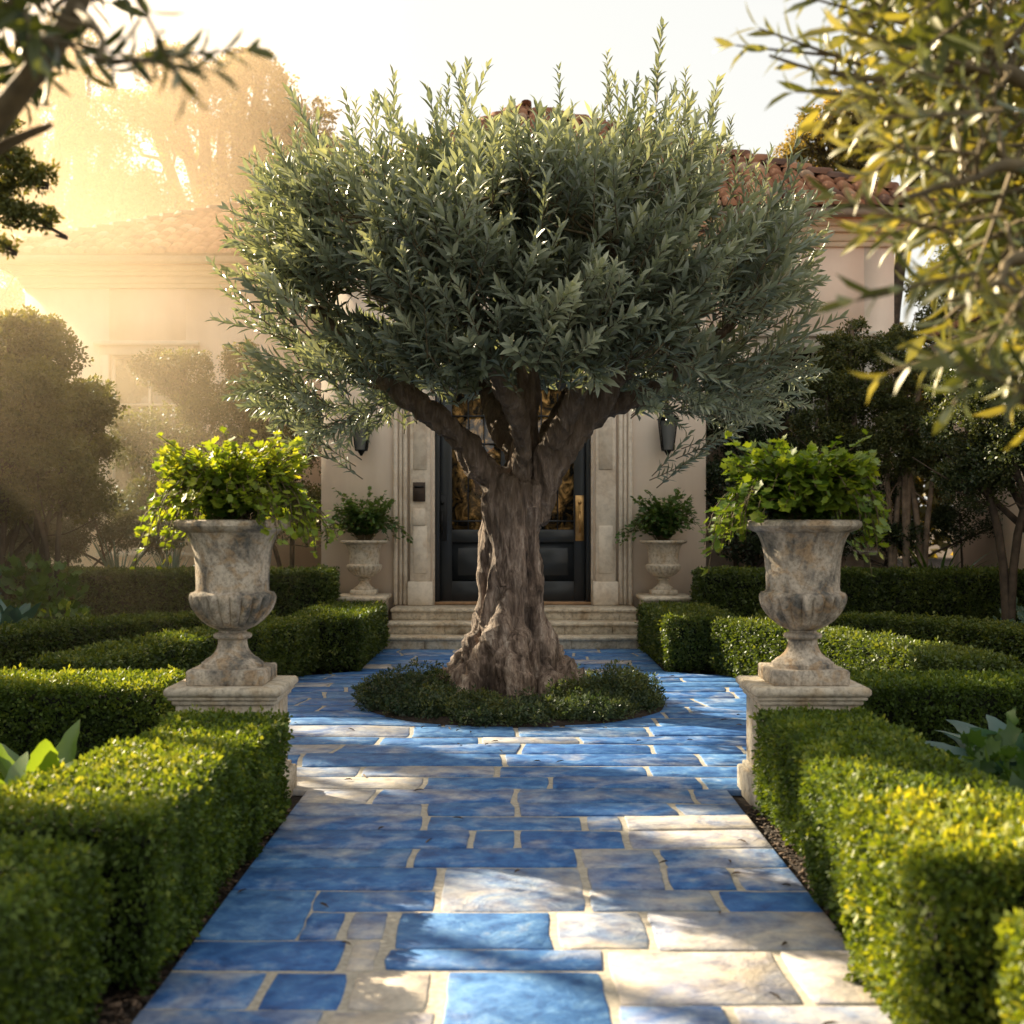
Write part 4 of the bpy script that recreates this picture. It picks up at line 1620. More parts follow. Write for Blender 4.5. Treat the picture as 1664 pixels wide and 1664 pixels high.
s.build('threshold', M['threshold'], villa)

# mail slot and relief on the left pilaster
s = MB()
a0, a1 = (672 - VX) / F * EF, (692 - VX) / F * EF
zt, zb = H - (784 - VY) / F * EF, H - (815 - VY) / F * EF
s.box(a0, a1, EF - .115, EF - .088, zb, zt, bev=.004)
o = s.build('mailbox_panel', M['bronze'], villa)
sl_ = MB(); sl_.box(a0 + .02, a1 - .02, EF - .122, EF - .116, zt - .07, zt - .045)
sub(sl_, 'slot', M['iron'], o)
s = MB(); s.box(a0, a1, EF - .112, EF - .088, zb - .30, zb - .09, bev=.006)
s.build('relief_block', M['surround'], villa)

# double door
DYY = EF + .16
mid = (dx0 + dx1) / 2
fr = MB()
fr.box(dx0 + .001, dx0 + .06, DYY - .06, DYY + .1, DZ + .036, dtop, bev=.004)
fr.box(dx1 - .06, dx1 - .001, DYY - .06, DYY + .1, DZ + .036, dtop, bev=.004)
fr.box(dx0 + .06, dx1 - .06, DYY - .06, DYY + .1, dtop - .07, dtop, bev=.004)
fr.build('door_frame', M['door'], villa)
for sx in (-1, 1):
    a, b_ = (dx0 + .062, mid - .004) if sx < 0 else (mid + .004, dx1 - .062)
    d = MB()
    st_ = .15
    z0, z1 = DZ + .04, dtop - .072
    gz0, gz1 = 1.37, 3.05
    d.box(a, a + st_, DYY, DYY + .06, z0, z1, bev=.003)
    d.box(b_ - st_, b_, DYY, DYY + .06, z0, z1, bev=.003)
    A, B = a + st_, b_ - st_
    d.box(A, B, DYY, DYY + .06, z0, z0 + .25, bev=.003)
    d.box(A, B, DYY, DYY + .06, gz0 - .16, gz0, bev=.003)
    d.box(A, B, DYY, DYY + .06, gz1 + .12, z1, bev=.003)
    d.box(A, B, DYY + .025, DYY + .05, z0 + .25, gz0 - .16)
    d.box(A + .07, B - .07, DYY + .005, DYY + .024, z0 + .32, gz0 - .23, bev=.009)
    # arched head of the glazing
    n = 12
    w2 = (B - A) / 2
    for i in range(n):
        t0, t1 = PI * i / n, PI * (i + 1) / n
        xa, xb = (A + B) / 2 - w2 * math.cos(t0), (A + B) / 2 - w2 * math.cos(t1)
        za, zb_ = gz1 - .08 + .18 * math.sin(t0), gz1 - .08 + .18 * math.sin(t1)
        v = [(xa, DYY + .002, za), (xb, DYY + .002, zb_), (xb, DYY + .002, gz1 + .13), (xa, DYY + .002, gz1 + .13),
             (xa, DYY + .05, za), (xb, DYY + .05, zb_), (xb, DYY + .05, gz1 + .13), (xa, DYY + .05, gz1 + .13)]
        d.add(v, [(0, 1, 2, 3), (4, 7, 6, 5), (0, 4, 5, 1)])
    o = d.build('door', M['door'], villa)
    g = MB(); g.box(A + .001, B - .001, DYY + .03, DYY + .04, gz0, gz1 + .1)
    sub(g, 'pane', M['glass_glints'], o)
    g = MB()
    for zz in (gz0 + .10, 2.45, 2.80):
        g.box(A, B, DYY + .015, DYY + .0285, zz, zz + .018)
    for q in (1, 2):
        xx = A + (B - A) * q / 3
        g.box(xx - .009, xx + .009, DYY + .016, DYY + .029, gz0, gz1 + .05)
    sub(g, 'glazing_bar', M['door'], o)
    # handle on its long plate, on the outer stile as in the photograph
    hx = (719 - VX) / F * DYY if sx < 0 else (942 - VX) / F * DYY
    hm = M['iron'] if sx < 0 else M['brass']
    g = MB()
    zt, zb = H - (805 - VY) / F * DYY, H - (879 - VY) / F * DYY
    g.box(hx - .055, hx + .055, DYY - .012, DYY - .001, zb, zt, bev=.004)
    g.tube([(hx, DYY - .06, zb + .10), (hx, DYY - .075, (zt + zb) / 2 - .05), (hx, DYY - .06, zt - .20)], [.014, .016, .014], 10)
    g.tube([(hx, DYY - .06, zb + .11), (hx, DYY - .005, zb + .11)], [.012, .012], 8)
    g.tube([(hx, DYY - .06, zt - .21), (hx, DYY - .005, zt - .21)], [.012, .012], 8)
    g.tube([(hx, DYY - .04, zt - .09), (hx, DYY - .005, zt - .09)], [.024, .024], 12)
    sub(g, 'handle', [hm], o)
    if sx > 0:
        o['label'] = 'right door leaf with long brass handle plate'

# wall lanterns
for px, lab in ((590, 'left'), (1082, 'right')):
    x = (px - VX) / F * EF
    zb = H - (742 - VY) / F * EF
    root = empty('wall_lantern', (x, EF, zb), 'black iron wall lantern on the stucco %s of the door' % lab, 'lantern', 'wall lanterns beside the door')
    y = EF - .20
    m = MB()
    m.box(x - .05, x + .05, EF - .02, EF - .001, zb + .12, zb + .50, bev=.004)
    m.tube(smooth_path([(x, EF - .01, zb + .35), (x, EF - .08, zb + .62), (x, y, zb + .66), (x, y, zb + .56)], 12), [.012, .012], 8)
    m.build('bracket', M['iron'], root)
    m = MB()
    for sx in (-1, 1):
        for sy_ in (-1, 1):
            m.tube([(x + sx * .065, y + sy_ * .065, zb + .07), (x + sx * .105, y + sy_ * .105, zb + .44)], [.008, .008], 5)
    for (a, z, t_) in ((.072, .06, .014), (.112, .43, .02)):
        m.box(x - a, x + a, y - a, y + a, zb + z, zb + z + t_, bev=.003)
    m.tube([(x, y, zb), (x, y, zb + .03), (x, y, zb + .06)], [.012, .03, .05], 10)
    m.build('cage', M['iron'], root)
    m = MB()
    v = [(x + sx * .058, y + sy_ * .058, zb + .075) for sx, sy_ in ((-1, -1), (1, -1), (1, 1), (-1, 1))] + [(x + sx * .096, y + sy_ * .096, zb + .429) for sx, sy_ in ((-1, -1), (1, -1), (1, 1), (-1, 1))]
    m.add(v, [(0, 1, 5, 4), (1, 2, 6, 5), (2, 3, 7, 6), (3, 0, 4, 7)])
    m.build('glass', M['lamp_glass'], root)
    m = MB()
    v = [(x + sx * .13, y + sy_ * .13, zb + .451) for sx, sy_ in ((-1, -1), (1, -1), (1, 1), (-1, 1))] + [(x + sx * .03, y + sy_ * .03, zb + .56) for sx, sy_ in ((-1, -1), (1, -1), (1, 1), (-1, 1))]
    m.add(v, [(3, 2, 1, 0), (0, 1, 5, 4), (1, 2, 6, 5), (2, 3, 7, 6), (3, 0, 4, 7), (4, 5, 6, 7)])
    m.build('cap', M['iron'], root)

# ------------------------------------------------------------------ bushes and trees
BCL = [cluster(6, .6, (.5, .26), 60 + s, .3) for s in range(4)]
TARGETS = []          # (point, radius): leaves of the shade trees are left out along the sun's way to these


def leafy(name, label, cat, base, lumps, n, leaf, mat, tint0=.5, trunks=((0, 0),), tr_r=.05, group=None, bark='brown_bark', gate=0.0, sunny=0.0, seed=0, cull=False, tint_n=.12, flat=.8, arch=False):
    """lumps: list of (x,y,z,r) relative to the world; a crown of leaf clusters in lumpy shells, with stems"""
    r = np.random.default_rng(1000 + seed)
    root = empty(name, (base[0], base[1], 0), label, cat, group)
    fo, st = MB(), MB()
    big = list(lumps)
    if arch or not cull:
        for (x, y, z, R_) in big:
            for q in range(5):
                a = norm(r.normal(size=3))
                lumps = lumps + [(x + a[0] * R_ * .95, y + a[1] * R_ * .8, z + abs(a[2]) * R_ * .85 - .1 * R_, R_ * r.uniform(.28, .45))]
    vol = np.array([l[3] ** 2 for l in lumps]); vol = vol / vol.sum()
    for (x, y, z, R_), f in zip(lumps, vol):
        k = int(n * f)
        d = norm(r.normal(size=(k, 3)))
        rr = R_ * (.45 + .6 * r.random(k) ** .6) * (1 + .35 * fbm(d * 2.4 + x, 5, 2))
        p = np.array([x, y, z]) + d * rr[:, None] * (1, 1, flat)
        keep = fbm(p * (1.0 / max(.25, R_ * .55)), 13 + seed, 2) > gate - .25
        keep &= p[:, 2] > .05
        if cull:
            for (T, rad) in TARGETS:
                q = p - T
                t = q @ S
                dist = np.linalg.norm(q - t[:, None] * S, axis=1)
                keep &= ~((dist < rad + leaf * .55) & (t > .8))
        p, d = p[keep], d[keep]
        k = len(p)
        if k == 0:
            continue
        g = norm(d + (0, 0, .35) + r.normal(size=(k, 3)) * .6)
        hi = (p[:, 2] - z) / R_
        tint = tint0 + .12 * hi + sunny * np.clip(hi, 0, 1) + tint_n * r.normal(size=k) + .12 * fbm(p * 3, 3, 1)  # sunlight on the crown tops painted in as lighter tint
        R = frames(g, norm(r.normal(size=(k, 3))))
        sc = leaf * (.75 + .5 * r.random(k))
        for q in range(4):
            sel = np.arange(k) % 4 == q
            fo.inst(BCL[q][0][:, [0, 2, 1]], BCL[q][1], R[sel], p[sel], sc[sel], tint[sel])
    fo.build('crown', M[mat], root)
    # each lump is carried by a stem
    for i, (x, y, z, R_) in enumerate(lumps[-1:] if cull and not arch else big):
        t0 = trunks[i % len(trunks)]
        b = np.array([base[0] + t0[0], base[1] + t0[1], -.05])
        e = np.array([x, y, z])
        m1 = b + (e - b) * .45 + np.array([-(e - b)[0] * .25, -(e - b)[1] * .25, .1 * (e - b)[2]])
        if arch:
            m1 = np.array([b[0] - .3, b[1], e[2] + .35])
            st.tube(smooth_path([b, b * .6 + m1 * .4 + (-.3, 0, 0), m1, (m1 + e) / 2 + (0, 0, .2), e, e - (0, 0, R_ * .6)], 20), [.03, .02, .010, .004], 6)
            continue
        st.tube(smooth_path([b, m1, e, e + (0, 0, R_ * .4)], 12), [tr_r, tr_r * .7, tr_r * .3], 7, wob=.06)
        for q in range(0 if cull else 3):
            a = e + r.normal(size=3) * R_ * .55
            st.tube(curve(m1 + (e - m1) * r.uniform(.3, .9), a, 5, .0, .15, seed=int(r.integers(1 << 20))), [tr_r * .3, tr_r * .1], 5)
    st.build('trunk', M[bark], root)
    return root


def pl(px, py, Y, rpx):
    p = P(px, py, Y)
    return (p[0], p[1], p[2], rpx / F * Y)


# left side of the garden
leafy('garden_shrub', 'tall multi stemmed shrub with sun gilded top at the left edge', 'shrub', (-5.5, 14.0),
      [pl(15, 560, 14, 52), pl(75, 580, 14.2, 55), pl(40, 650, 13.8, 75), pl(115, 670, 14.3, 55), pl(20, 740, 14, 60), pl(100, 760, 14, 60), pl(140, 730, 14.6, 40), pl(-40, 650, 14, 70), pl(60, 540, 14.4, 35), pl(60, 700, 14.2, 70), pl(130, 800, 14.2, 50), pl(20, 810, 14.2, 55), pl(150, 660, 14.5, 45)],
      15000, .10, 'bush', .70, [(0, 0), (.35, .1), (-.25, .2), (.6, 0)], .035, sunny=.25, seed=1)
leafy('garden_shrub', 'wide hazy shrub under the left wing beside the window', 'shrub', (-4.0, 17.6),
      [pl(300, 610, 17.6, 50), pl(255, 600, 17.8, 35), pl(350, 680, 17.5, 75), pl(250, 720, 17.3, 70), pl(420, 650, 17.8, 65), pl(440, 750, 17.6, 75), pl(330, 800, 17.3, 75), pl(480, 700, 18, 55), pl(480, 830, 17.5, 60), pl(390, 590, 17.8, 35), pl(230, 830, 17.2, 50)],
      14500, .09, 'bush', .58, [(0, 0), (.5, .1), (-.6, 0), (1.0, .2)], .04, sunny=.12, seed=2)
leafy('garden_shrub', 'low dark shrub in the shadow behind the back left hedge', 'shrub', (-4.9, 15.9),
      [pl(150, 830, 15.8, 38), pl(200, 870, 15.8, 35), pl(60, 860, 15.7, 35), pl(260, 870, 16, 36), pl(110, 880, 15.7, 32)], 3200, .075, 'dark_bush', .45, [(0, 0), (-.5, 0), (.5, 0)], .02, seed=3)
leafy('garden_shrub', 'dense dark shrub closing the gap behind the left edge shrub', 'shrub', (-7.3, 17.2),
      [pl(-30, 700, 17.2, 90), pl(40, 760, 17.2, 70), pl(-20, 830, 17, 70), pl(80, 840, 17, 60), pl(10, 900, 16.6, 60), pl(-60, 900, 16.6, 70), pl(-90, 780, 17, 80), pl(70, 900, 16.6, 50), pl(20, 640, 17.4, 70)], 11000, .1, 'dark_bush', .5, [(0, 0), (.5, 0)], .04, seed=31)
leafy('garden_tree', 'dark tree standing past the left end of the villa', 'tree', (-9.8, 22.5),
      [pl(0, 520, 21.5, 55), pl(-50, 480, 22, 70), pl(15, 600, 22, 60), pl(-40, 640, 22, 90), pl(-10, 720, 22, 80)], 5000, .13, 'bush', .4, [(0, 0)], .12, seed=4)

# right side
leafy('garden_tree', 'slender tree in front of the right wing, nearest the olive crown', 'tree', (3.95, 15.8),
      [pl(1372, 575, 15.8, 40), pl(1340, 620, 15.9, 42), pl(1395, 645, 15.7, 48), pl(1330, 700, 15.8, 45), pl(1380, 720, 15.8, 45), pl(1385, 540, 15.8, 22)], 7500, .075, 'bush', .52, [(0, 0), (.1, .1)], .045, gate=.02, seed=5, bark='pale_bark')
leafy('garden_tree', 'slender tree before the right wing, beside the forward side wing', 'tree', (4.75, 15.6),
      [pl(1455, 580, 15.6, 40), pl(1500, 610, 15.5, 42), pl(1440, 640, 15.6, 42), pl(1480, 690, 15.6, 52), pl(1440, 740, 15.6, 45), pl(1520, 740, 15.5, 48), pl(1465, 550, 15.6, 22)], 8500, .075, 'bush', .52, [(0, 0), (-.15, .1), (.2, 0)], .045, gate=.0, seed=6, bark='pale_bark')
leafy('garden_tree', 'broad dark tree filling the right edge below the sunny olive boughs', 'tree', (5.05, 12.2),
      [pl(1600, 590, 12.6, 60), pl(1650, 620, 12.2, 70), pl(1570, 690, 12.4, 60), pl(1640, 730, 12.2, 75), pl(1580, 780, 12.5, 55), pl(1700, 700, 12, 80), pl(1545, 640, 12.8, 35), pl(1690, 560, 12, 60)], 13000, .075, 'dark_bush', .66, [(0, 0), (.4, .2), (-.3, .2)], .05, seed=7, sunny=.12)
leafy('garden_shrub', 'tall dark shrub hiding the corner right of the entrance wall', 'shrub', (3.1, 16.7),
      [pl(1200, 700, 16.7, 60), pl(1250, 640, 16.7, 60), pl(1190, 790, 16.6, 55), pl(1270, 760, 16.6, 65), pl(1180, 620, 16.8, 40), pl(1300, 850, 16.5, 50), pl(1210, 870, 16.5, 50)], 8000, .085, 'dark_bush', .34, [(0, 0), (.3, 0), (-.2, 0)], .04, seed=8)
leafy('garden_shrub', 'low black green shrub behind the back right hedge', 'shrub', (4.9, 15.8),
      [pl(1400, 850, 15.8, 45), pl(1340, 880, 15.8, 40), pl(1470, 870, 15.8, 40), pl(1450, 800, 15.9, 35), pl(1560, 850, 15.8, 40), pl(1650, 840, 15.7, 50)], 5000, .075, 'dark_bush', .36, [(0, 0), (.6, 0), (-.6, 0)], .02, seed=9)

leafy('garden_tree', 'tree rising behind the low side wing at the right', 'tree', (8.2, 20.5),
      [pl(1530, 470, 20.5, 50), pl(1590, 420, 20.5, 65), pl(1660, 470, 20.5, 70), pl(1560, 540, 20.5, 55), pl(1640, 360, 20.8, 60), pl(1700, 400, 20.5, 80), pl(1600, 560, 20.5, 60), pl(1525, 540, 20.3, 35)], 9000, .12, 'bush', .6, [(0, 0), (.4, 0)], .1, seed=32)
# background trees
leafy('background_tree', 'tall hazy tree rising behind the left wing, left of the olive crown', 'tree', (-7.6, 33),
      [pl(330, 160, 33, 75), pl(270, 110, 33, 45), pl(420, 150, 33, 60), pl(395, 110, 33.3, 35), pl(480, 190, 33, 50), pl(360, 250, 33, 85), pl(460, 270, 33, 75), pl(250, 200, 32.8, 60), pl(520, 260, 33, 50), pl(420, 350, 33, 90)], 9000, .22, 'far_tree', .4, [(0, 0), (.5, 0)], .22, seed=10, gate=.06, group='trees behind the villa')
leafy('background_tree', 'tall hazy tree behind the left wing at the left edge', 'tree', (-11.6, 32),
      [pl(60, 230, 32, 75), pl(130, 150, 32, 60), pl(30, 130, 32, 60), pl(170, 260, 32, 70), pl(200, 350, 32, 70), pl(80, 350, 32, 80), pl(-20, 300, 32, 80), pl(230, 330, 32, 60), pl(120, 60, 32, 40), pl(300, 360, 32.4, 60)], 9500, .22, 'far_tree', .4, [(0, 0), (1, 0)], .25, seed=11, gate=.10, group='trees behind the villa')
leafy('background_tree', 'golden tree crown rising above the right roof', 'tree', (8.4, 31),
      [pl(1330, 225, 31, 45), pl(1390, 200, 31, 55), pl(1300, 260, 31, 35), pl(1440, 240, 31, 55), pl(1370, 280, 31, 50), pl(1500, 200, 31, 60)], 6500, .18, 'far_tree', .62, [(0, 0), (.5, 0)], .2, seed=12, gate=-.02, group='trees behind the villa')
leafy('background_tree', 'large tree crown behind the side wing at the right edge', 'tree', (11.6, 30),
      [pl(1560, 260, 30, 70), pl(1640, 200, 30, 80), pl(1600, 340, 30, 80), pl(1700, 300, 30, 80)], 5500, .18, 'far_tree', .5, [(0, 0)], .2, seed=13, group='trees behind the villa')

# ------------------------------------------------------------------ bed plants
def blade_plant(name, label, cat, x, y, n, L, W, mat, el=(25, 80), seed=0, tint0=.5, bend=.5, broad=False, z=0.0, group=None, az=(0, 2 * PI)):
    r = np.random.default_rng(500 + seed)
    root = empty(name, (x, y, z), label, cat, group)
    fo = MB()
    for i in range(n):
        a = r.uniform(*az)
        e = math.radians(r.uniform(*el))
        l = L * r.uniform(.7, 1.1)
        w_ = W * r.uniform(.8, 1.15)
        d = np.array([math.cos(a) * math.cos(e), math.sin(a) * math.cos(e), math.sin(e)])
        side = norm(np.cross(d, (0, 0, 1.)))
        K = 14
        v = []
        for k in range(K + 1):
            t = k / K
            c = np.array([x, y, z]) + d * l * t + np.array([math.cos(a), math.sin(a), 0]) * l * bend * t * t * .5 - np.array([0, 0, 1]) * l * bend * .5 * t ** 2.5
            c += np.array([math.cos(a), math.sin(a), 0]) * .02
            if broad:
                ww = w_ * (math.sin(PI * min(1, .12 + .88 * t)) ** .75) * (1 + .10 * math.sin(k * 2.4 + i)) if k < K else .002
                ww = max(ww, w_ * .10) if k < K else .002
            else:
                ww = w_ * (1 - t ** 2.2) + .001
            nrm = np.cross(side, d)
            v += [c - side * ww * .5 + nrm * ww * .14, c, c + side * ww * .5 + nrm * ww * .14]
        fs = []
        for k in range(K):
            for j in range(2):
                q = k * 3 + j
                fs.append((q, q + 1, q + 4, q + 3))
        fo.add(v, fs, 0, min(1, max(0, tint0 + r.normal() * .15)))
    fo.build('leaves', M[mat], root, True)
    return root


def leaf_clump(name, label, cat, x, y, rx, hz, n, leaf, mat, tint0=.5, seed=0, group=None):
    r = np.random.default_rng(700 + seed)
    root = empty(name, (x, y, 0), label, cat, group)
    fo = MB()
    d = norm(r.normal(size=(n, 3))); d[:, 2] = np.abs(d[:, 2])
    k = (.35 + .7 * r.random(n) ** .6)[:, None]
    p = np.array([x, y, .03]) + d * k * np.array([rx, rx, hz]) * (1 + .25 * fbm(d * 2.5 + seed, 3, 2))[:, None]
    g = norm(d + (0, 0, .3) + r.normal(size=(n, 3)) * .5)
    up = norm(np.array([0, 0, 1.]) + r.normal(size=(n, 3)) * .5)
    R = frames(g, up)
    for q in range(4):
        sel = np.arange(n) % 4 == q
        fo.inst(LOB[q][0], LOB[q][1], R[sel], p[sel], leaf * (.7 + .6 * r.random(sel.sum())), tint0 + .16 * r.normal(size=sel.sum()) + .15 * d[sel, 2])
    fo.build('leaves', M[mat], root)
    st = MB()
    for i in range(10):
        a = d[i % n]
        st.tube([(x + a[0] * .03, y + a[1] * .03, 0), tuple(np.array([x, y, 0]) + a * (rx * .7, rx * .7, hz * .8))], [.008, .004], 4)
    st.build('stems', M['twig'], root)
    return root


# left, front: bold leaved plants at the edge of the frame
blade_plant('bold_leaf_plant', 'plant with long upright yellow green leaves at the left edge in front', 'plant', -2.02, 5.60, 17, 1.02, .15, 'bold_leaf', (45, 85), 1, .60, .45, True, az=(1.2, 5.1))
blade_plant('bold_leaf_plant', 'plant with arching green leaves catching the sun at the left edge, behind the near hedge', 'plant', -2.0, 5.05, 11, .80, .12, 'bold_leaf', (50, 85), 2, .45, .6, True, az=(1.2, 5.1))
blade_plant('cabbage_leaf_plant', 'blue green broad leaved plant low in the left bed', 'plant', -2.12, 6.1, 26, .62, .16, 'blue_leaf', (10, 75), 21, .4, .6, True)
leaf_clump('cabbage_leaf_plant', 'glossy low leafy plant beside the near left hedge', 'plant', -2.25, 4.35, .35, .38, 90, .12, 'bold_leaf', .45, 2)
blade_plant('agave', 'grey green rosette of broad upright leaves by the outer left hedge', 'plant', -4.75, 12.35, 20, .62, .17, 'blue_leaf', (30, 85), 3, .5, .25, True, z=.25)
leaf_clump('yellow_shrub', 'small yellowish shrub beside the grey green rosette', 'shrub', -4.35, 12.75, .32, .62, 260, .07, 'fern', .45, 3)
leaf_clump('leafy_shrub', 'mid green leafy shrub at the back of the left bed', 'shrub', -5.0, 13.6, .62, 1.10, 480, .11, 'fern_dark', .7, 4)
leaf_clump('leafy_shrub', 'pale flowering shrub at the far left behind the rosette', 'shrub', -5.6, 13.2, .45, 1.15, 300, .08, 'blue_leaf', .45, 5)
blade_plant('spiky_plant', 'blue grey spiky plant poking above the back left hedge', 'plant', -4.75, 15.75, 40, .85, .035, 'blue_leaf', (45, 88), 6, .6, .15, z=.55)
blade_plant('spiky_plant', 'thin blue grey spiky plant above the middle of the back left hedge', 'plant', -4.15, 15.8, 30, .75, .03, 'blue_leaf', (50, 88), 7, .5, .15, z=.55)
# right
blade_plant('strap_leaf_plant', 'dark plant of long strap leaves above the back right hedge', 'plant', 5.1, 15.6, 46, 1.15, .06, 'bold_leaf', (40, 85), 8, .22, .45, z=.35)
blade_plant('cabbage_leaf_plant', 'large blue green leaves at the right edge behind the sunny hedge', 'plant', 2.56, 6.5, 16, .80, .20, 'blue_leaf', (35, 85), 22, .4, .6, True, z=.05)
leaf_clump('leafy_shrub', 'dark leafy shrub in the right bed between the hedges', 'shrub', 2.28, 5.95, .34, .48, 260, .09, 'fern_dark', .42, 10)
leaf_clump('leafy_shrub', 'silvery flowering shrub at the right edge by the outer curved hedge', 'shrub', 5.0, 12.4, .45, .80, 330, .07, 'blue_leaf', .85, 11)
leaf_clump('leafy_shrub', 'small dark leafy plant beside the second hedge on the right', 'shrub', 2.12, 5.2, .28, .34, 160, .09, 'fern_dark', .35, 12)

# ------------------------------------------------------------------ near olive boughs, out of focus
def near_tree(name, label, trunk_pts, trunk_r, boughs, sprays, seed, mat='near_olive', leafL=.105, leafW=.021, scale=1.0, tint0=.5):
    r = np.random.default_rng(seed)
    root = empty(name, tuple(trunk_pts[0][:2]) + (0,), label, 'tree')
    st = MB(); st.tube(smooth_path(trunk_pts, 24), trunk_r, 14, wob=.06)
    st.build('trunk', M['bark'], root)
    br = MB()
    allp = []
    for pts, rad in boughs:
        sp = smooth_path(pts, 20)
        allp.append(sp)
        br.tube(sp, rad, 9, wob=.05)
    fo = MB()
    tset = [sprig(6, .28, leafL, leafW, seed + 50 + i, ang=(62, 30)) for i in range(5)]
    for (p, d, sc, t) in sprays:
        p, d = np.array(p, float), norm(np.array(d, float))
        tv, tf, tm, tj = tset[r.integers(0, 5)]
        g = norm(d + r.normal(size=3) * .22)[None]
        fo.inst(tv, tf, frames(g, norm(r.normal(size=(1, 3)))), p[None], np.array([sc]), np.array([t]), tm, tj)
    ap_ = np.concatenate(allp)
    for (p, d, sc, t) in sprays:
        q = np.array(p, float)
        a = ap_[np.argmin(np.linalg.norm(ap_ - q, axis=1))]
        if .05 < np.linalg.norm(a - q) < (.3 if seed == 91 else .75):
            br.tube(curve(a, q, 5, 0, .15, seed=int(r.integers(1 << 20))), [.007, .003], 4)
    br.build('branch', M['twig' if mat == 'near_olive' else 'brown_bark'], root)
    fo.build('crown', [M[mat], M['twig']], root)
    return root


sprays = []
# envelope of the right bough foliage in the photograph: left limit by height
ly = [0, 60, 110, 200, 260, 330, 400, 470, 540, 600, 680]
lx = [1290, 1330, 1350, 1375, 1400, 1400, 1450, 1490, 1520, 1590, 1640]
for i in range(235):
    py = random.uniform(-120, 660)
    lim = np.interp(py, ly, lx)
    px = lim + abs(random.gauss(0, 1)) * 150 + 215
    if py > 430:
        px += 30
    if px > 1850 or (py > 560 and random.random() < .6):
        continue
    Yd = random.uniform(3.2, 5.0)
    p = P(px, py, Yd)
    sprays.append((p, (-.65 + random.gauss(0, .3), random.gauss(0, .4), -.35 + random.gauss(0, .4)), random.uniform(1.1, 1.6), random.uniform(.25, 1.0)))
for (px, py, dx, dz, Yd) in [(1345, 130, -1, .35, 3.6), (1290, 105, -1, .45, 3.6), (1250, 90, -1, .30, 3.6), (1350, 190, -.8, .5, 3.7), (1330, 160, -.9, -.2, 3.6), (1400, 110, -1, .2, 3.6), (1380, 40, -.8, .1, 3.4), (1330, 30, -1, -.2, 3.5),
                             (1440, 200, -.9, .5, 3.1), (1455, 300, -1, .3, 3.0), (1440, 380, -1, -.1, 3.0), (1500, 440, -1, -.1, 2.8), (1560, 520, -.8, -.8, 2.9), (1664, 660, -1, .35, 2.4), (1650, 620, -.9, .6, 2.4), (1520, 350, -.9, -.3, 3.0),
                             (1475, 250, -1, .1, 3.1), (1400, 90, -.7, -.4, 3.4), (1700, 640, -1, .1, 2.4), (1480, 150, -.9, .2, 3.0), (1520, 180, -.8, .4, 2.9), (1620, 490, -.4, -1, 2.8), (1560, 470, -.3, -1, 2.9)]:
    sprays.append((P(px + 110, py, Yd), (dx, random.gauss(0, .15), dz), random.uniform(.95, 1.2), random.uniform(.3, .7)))
bo = [([(2.75, 3.5, 1.4), (2.3, 3.5, 2.1), P(1700, 150, 3.5), P(1560, 110, 3.5), P(1440, 130, 3.55), P(1330, 115, 3.6), P(1250, 90, 3.6)], [.06, .03, .016, .006, .004]),
      ([(2.75, 3.5, 1.7), (2.1, 3.3, 2.1), P(1700, 280, 3.2), P(1580, 290, 3.1), P(1450, 330, 3.0)], [.05, .03, .012, .005]),
      ([(2.75, 3.5, 1.3), (2.2, 3.0, 1.9), P(1720, 420, 3.0), P(1620, 460, 2.9), P(1540, 490, 2.9)], [.045, .025, .010, .005]),
      ([(2.75, 3.5, 1.9), (2.3, 3.8, 2.8), P(1640, -60, 3.9), P(1480, -20, 3.8), P(1380, 40, 3.6)], [.05, .03, .015, .006]),
      ([(2.75, 3.5, 1.1), (2.2, 2.6, 1.6), P(1760, 640, 2.4), P(1664, 660, 2.4)], [.03, .018, .006])]
near_tree('near_olive_tree', 'blurred sunlit olive boughs hanging in at the upper right', [(2.85, 3.5, -.05), (2.8, 3.55, .7), (2.75, 3.5, 1.4), (2.7, 3.55, 2.2), (2.75, 3.6, 3.3)], [.15, .12, .11, .09, .05], bo, sprays, 77, tint0=.5)

sprays = []
for i in range(55):
    px, py = random.uniform(-220, 100), random.uniform(-160, 120)
    if py > 40 + .0 * px and random.random() < .7:
        continue
    sprays.append((P(px, py, random.uniform(2.6, 3.4)), (random.gauss(.2, .6), random.gauss(0, .4), random.gauss(-.1, .6)), random.uniform(.8, 1.2), random.uniform(.05, .5)))
for (px, py, dx, dz, Yd) in [(205, -40, .5, -1, 2.3), (150, 95, .9, .1, 2.5), (175, 105, .9, .2, 2.5), (60, 10, .4, .4, 2.6), (240, -20, .9, .6, 2.6), (30, 60, .9, .1, 2.7)]:
    sprays.append((P(px, py, Yd), (dx, random.gauss(0, .15), dz), random.uniform(.8, 1.0), random.uniform(.0, .3)))
bo = [([(-2.4, 3.0, 1.6), (-2.1, 3.0, 1.9), P(-140, 330, 3.0), P(-20, 210, 2.95), P(60, 110, 2.9), P(125, 10, 2.9), P(170, -120, 2.9)], [.06, .045, .036, .030, .025, .02]),
      ([P(60, 110, 2.9), P(30, 40, 2.8), P(20, -60, 2.8)], [.02, .016, .012]),
      ([(-2.4, 3.0, 1.4), P(-200, 330, 3.0), P(-40, 260, 3.0), P(30, 225, 3.0), P(85, 203, 3.0)], [.04, .022, .014, .007]),
      ([P(125, 10, 2.9), P(165, 60, 2.6), P(160, 95, 2.5)], [.012, .007, .004]),
      ([P(150, -60, 2.9), P(200, -45, 2.4), P(240, -30, 2.6)], [.012, .007, .004])]
